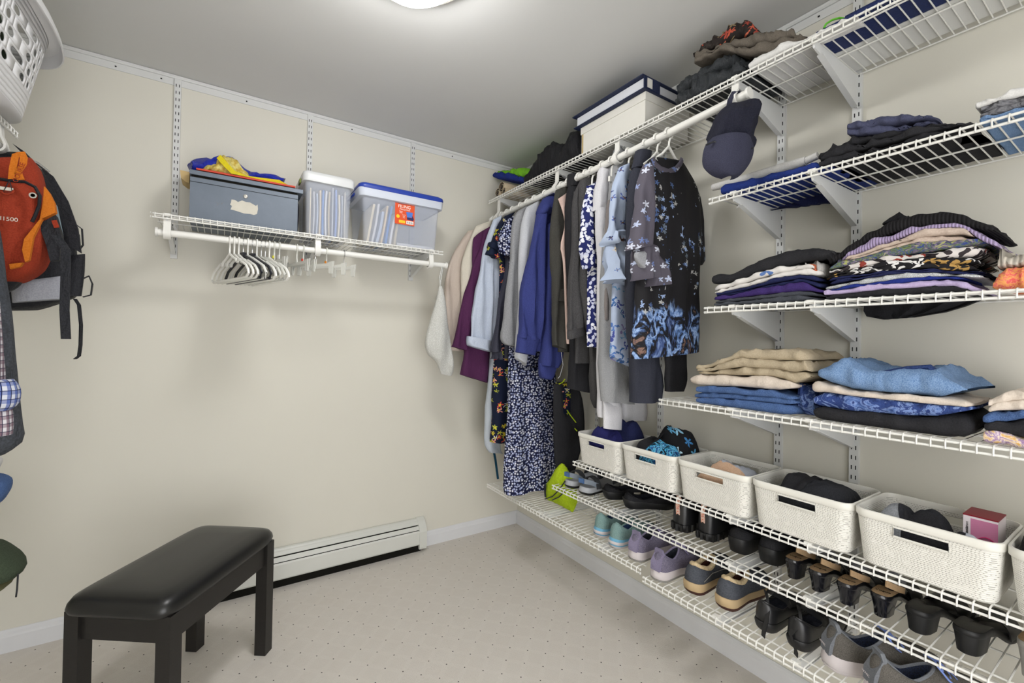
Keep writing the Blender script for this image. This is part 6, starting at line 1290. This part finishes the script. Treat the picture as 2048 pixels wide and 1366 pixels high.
part('side_loop', MB().band(onp([(160, 560), (178, 552), (185, 568), (182, 590), (166, 594)], YB-.02), .014, .003, (0, 1, 0)), m_bkn, bk); part('webbing_strap', MB().band(onp([(150, 598), (158, 610), (162, 650), (161, 690), (158, 712), (150, 718)], YB-.03), .014, .003, (.4, .9, 0)), m_bkn, bk)
part('side_pocket', hang([(138, 512, 172, 508, .03), (136, 550, 170, 548, .035), (136, 592, 164, 592, .03)], YB-.03, .03, 8, 20, fold=.1), m_bkn, bk)
# ------------------------------------------------------------------ clothes at the left edge
o = thing('fleece_jacket', 'charcoal grey fleece jacket hanging beside the backpacks', 'jacket', (-2.3, -.78, 1.0)); part('sleeve', hang([(-112, 335, -55, 330), (-90, 420, -6, 430), (-90, 480, 6, 480), (-85, 560, 16, 560), (-80, 650, 30, 650), (-80, 740, 36, 740), (-75, 830, 46, 830), (-75, 880, 52, 880), (-70, 912, 14, 908)], -.78, .05, 20, 32, fold=.15), cloth('charcoal_fleece', '3f4247', '4f535a', 160, .9), o)
o = thing('plaid_shirt', 'blue and maroon plaid shirt hanging in front of the fleece jacket', 'shirt', (-2.28, -.88, 1.05)); m_pl = plaid('blue_white_plaid', 'c9ccd6', '3a55a0', '20264a', .022); m_pl2 = plaid('maroon_white_plaid', 'd0cdd2', '6a4a5a', '2c2a40', .02)
part('sleeve', hang([(-110, 340, -60, 335), (-85, 450, -22, 450), (-60, 560, -4, 560), (-60, 650, 6, 650), (-60, 700, 10, 705), (-60, 765, 10, 765)], -.88, .035, 12, 24), m_pl2, o); part('cuff', hang([(-50, 762, 30, 758), (-52, 780, 43, 778), (-50, 810, 40, 806), (-50, 822, 22, 820)], -.89, .045, 10, 26, fold=.1), m_pl, o); part('tail', hang([(-50, 815, 26, 814), (-52, 850, 29, 848), (-50, 872, 28, 868)], -.88, .035, 8, 24, fold=.15), m_pl2, o)
def ledge(nm, lab, cat, sts, Y, th, mat, extra=()):
    q = thing(nm, lab, cat, (-2.33, Y, px(0, sts[-1][3], 1, Y).z), 'clothes on the lower left wall shelves'); part('fabric', hang(sts, Y, th, 12, 26, fold=.25), mat, q)
    for a, b, c in extra: part(a, b, c, q)
    return q
ledge('folded_jeans', 'blue jeans poking out of the left wall shelf', 'jeans', [(-170, 955, 12, 955), (-170, 965, 29, 962), (-170, 985, 30, 978), (-170, 998, 16, 998), (-170, 1005, 10, 1004)], -.64, .08, F['jean'])
ledge('folded_shirt', 'white cloth above the blue jeans on the left wall shelf', 'shirt', [(-170, 915, 3, 916), (-170, 930, 8, 925), (-170, 945, 1, 945)], -.64, .08, F['white'])
ledge('trousers', 'dark green hiking trousers with a drawstring on the left wall shelf', 'trousers', [(-170, 1090, 14, 1092), (-170, 1105, 40, 1108), (-170, 1125, 62, 1128), (-170, 1145, 46, 1148), (-170, 1158, 10, 1158)], -.60, .08, cloth('forest_green_twill', '3a4435', '454f3f'), [('drawstring', MB().tube(onp([(36, 1148), (35, 1165), (34, 1180), (32, 1194)], -.67), .0022, 6), m_blk)])
ledge('shorts', 'olive shorts under the dark green trousers', 'shorts', [(-170, 1156, 25, 1156), (-170, 1168, 28, 1165), (-170, 1184, 6, 1182), (-170, 1190, -4, 1190)], -.60, .07, cloth('olive_twill', '5c5a3f', '67654a'))
for Y, l in ((-.78, 'the charcoal fleece jacket'), (-.88, 'the plaid shirt')):
    q = hanger(-.1, 'white plastic hanger holding '+l); q.location = (XL+.30, Y, 1.843)
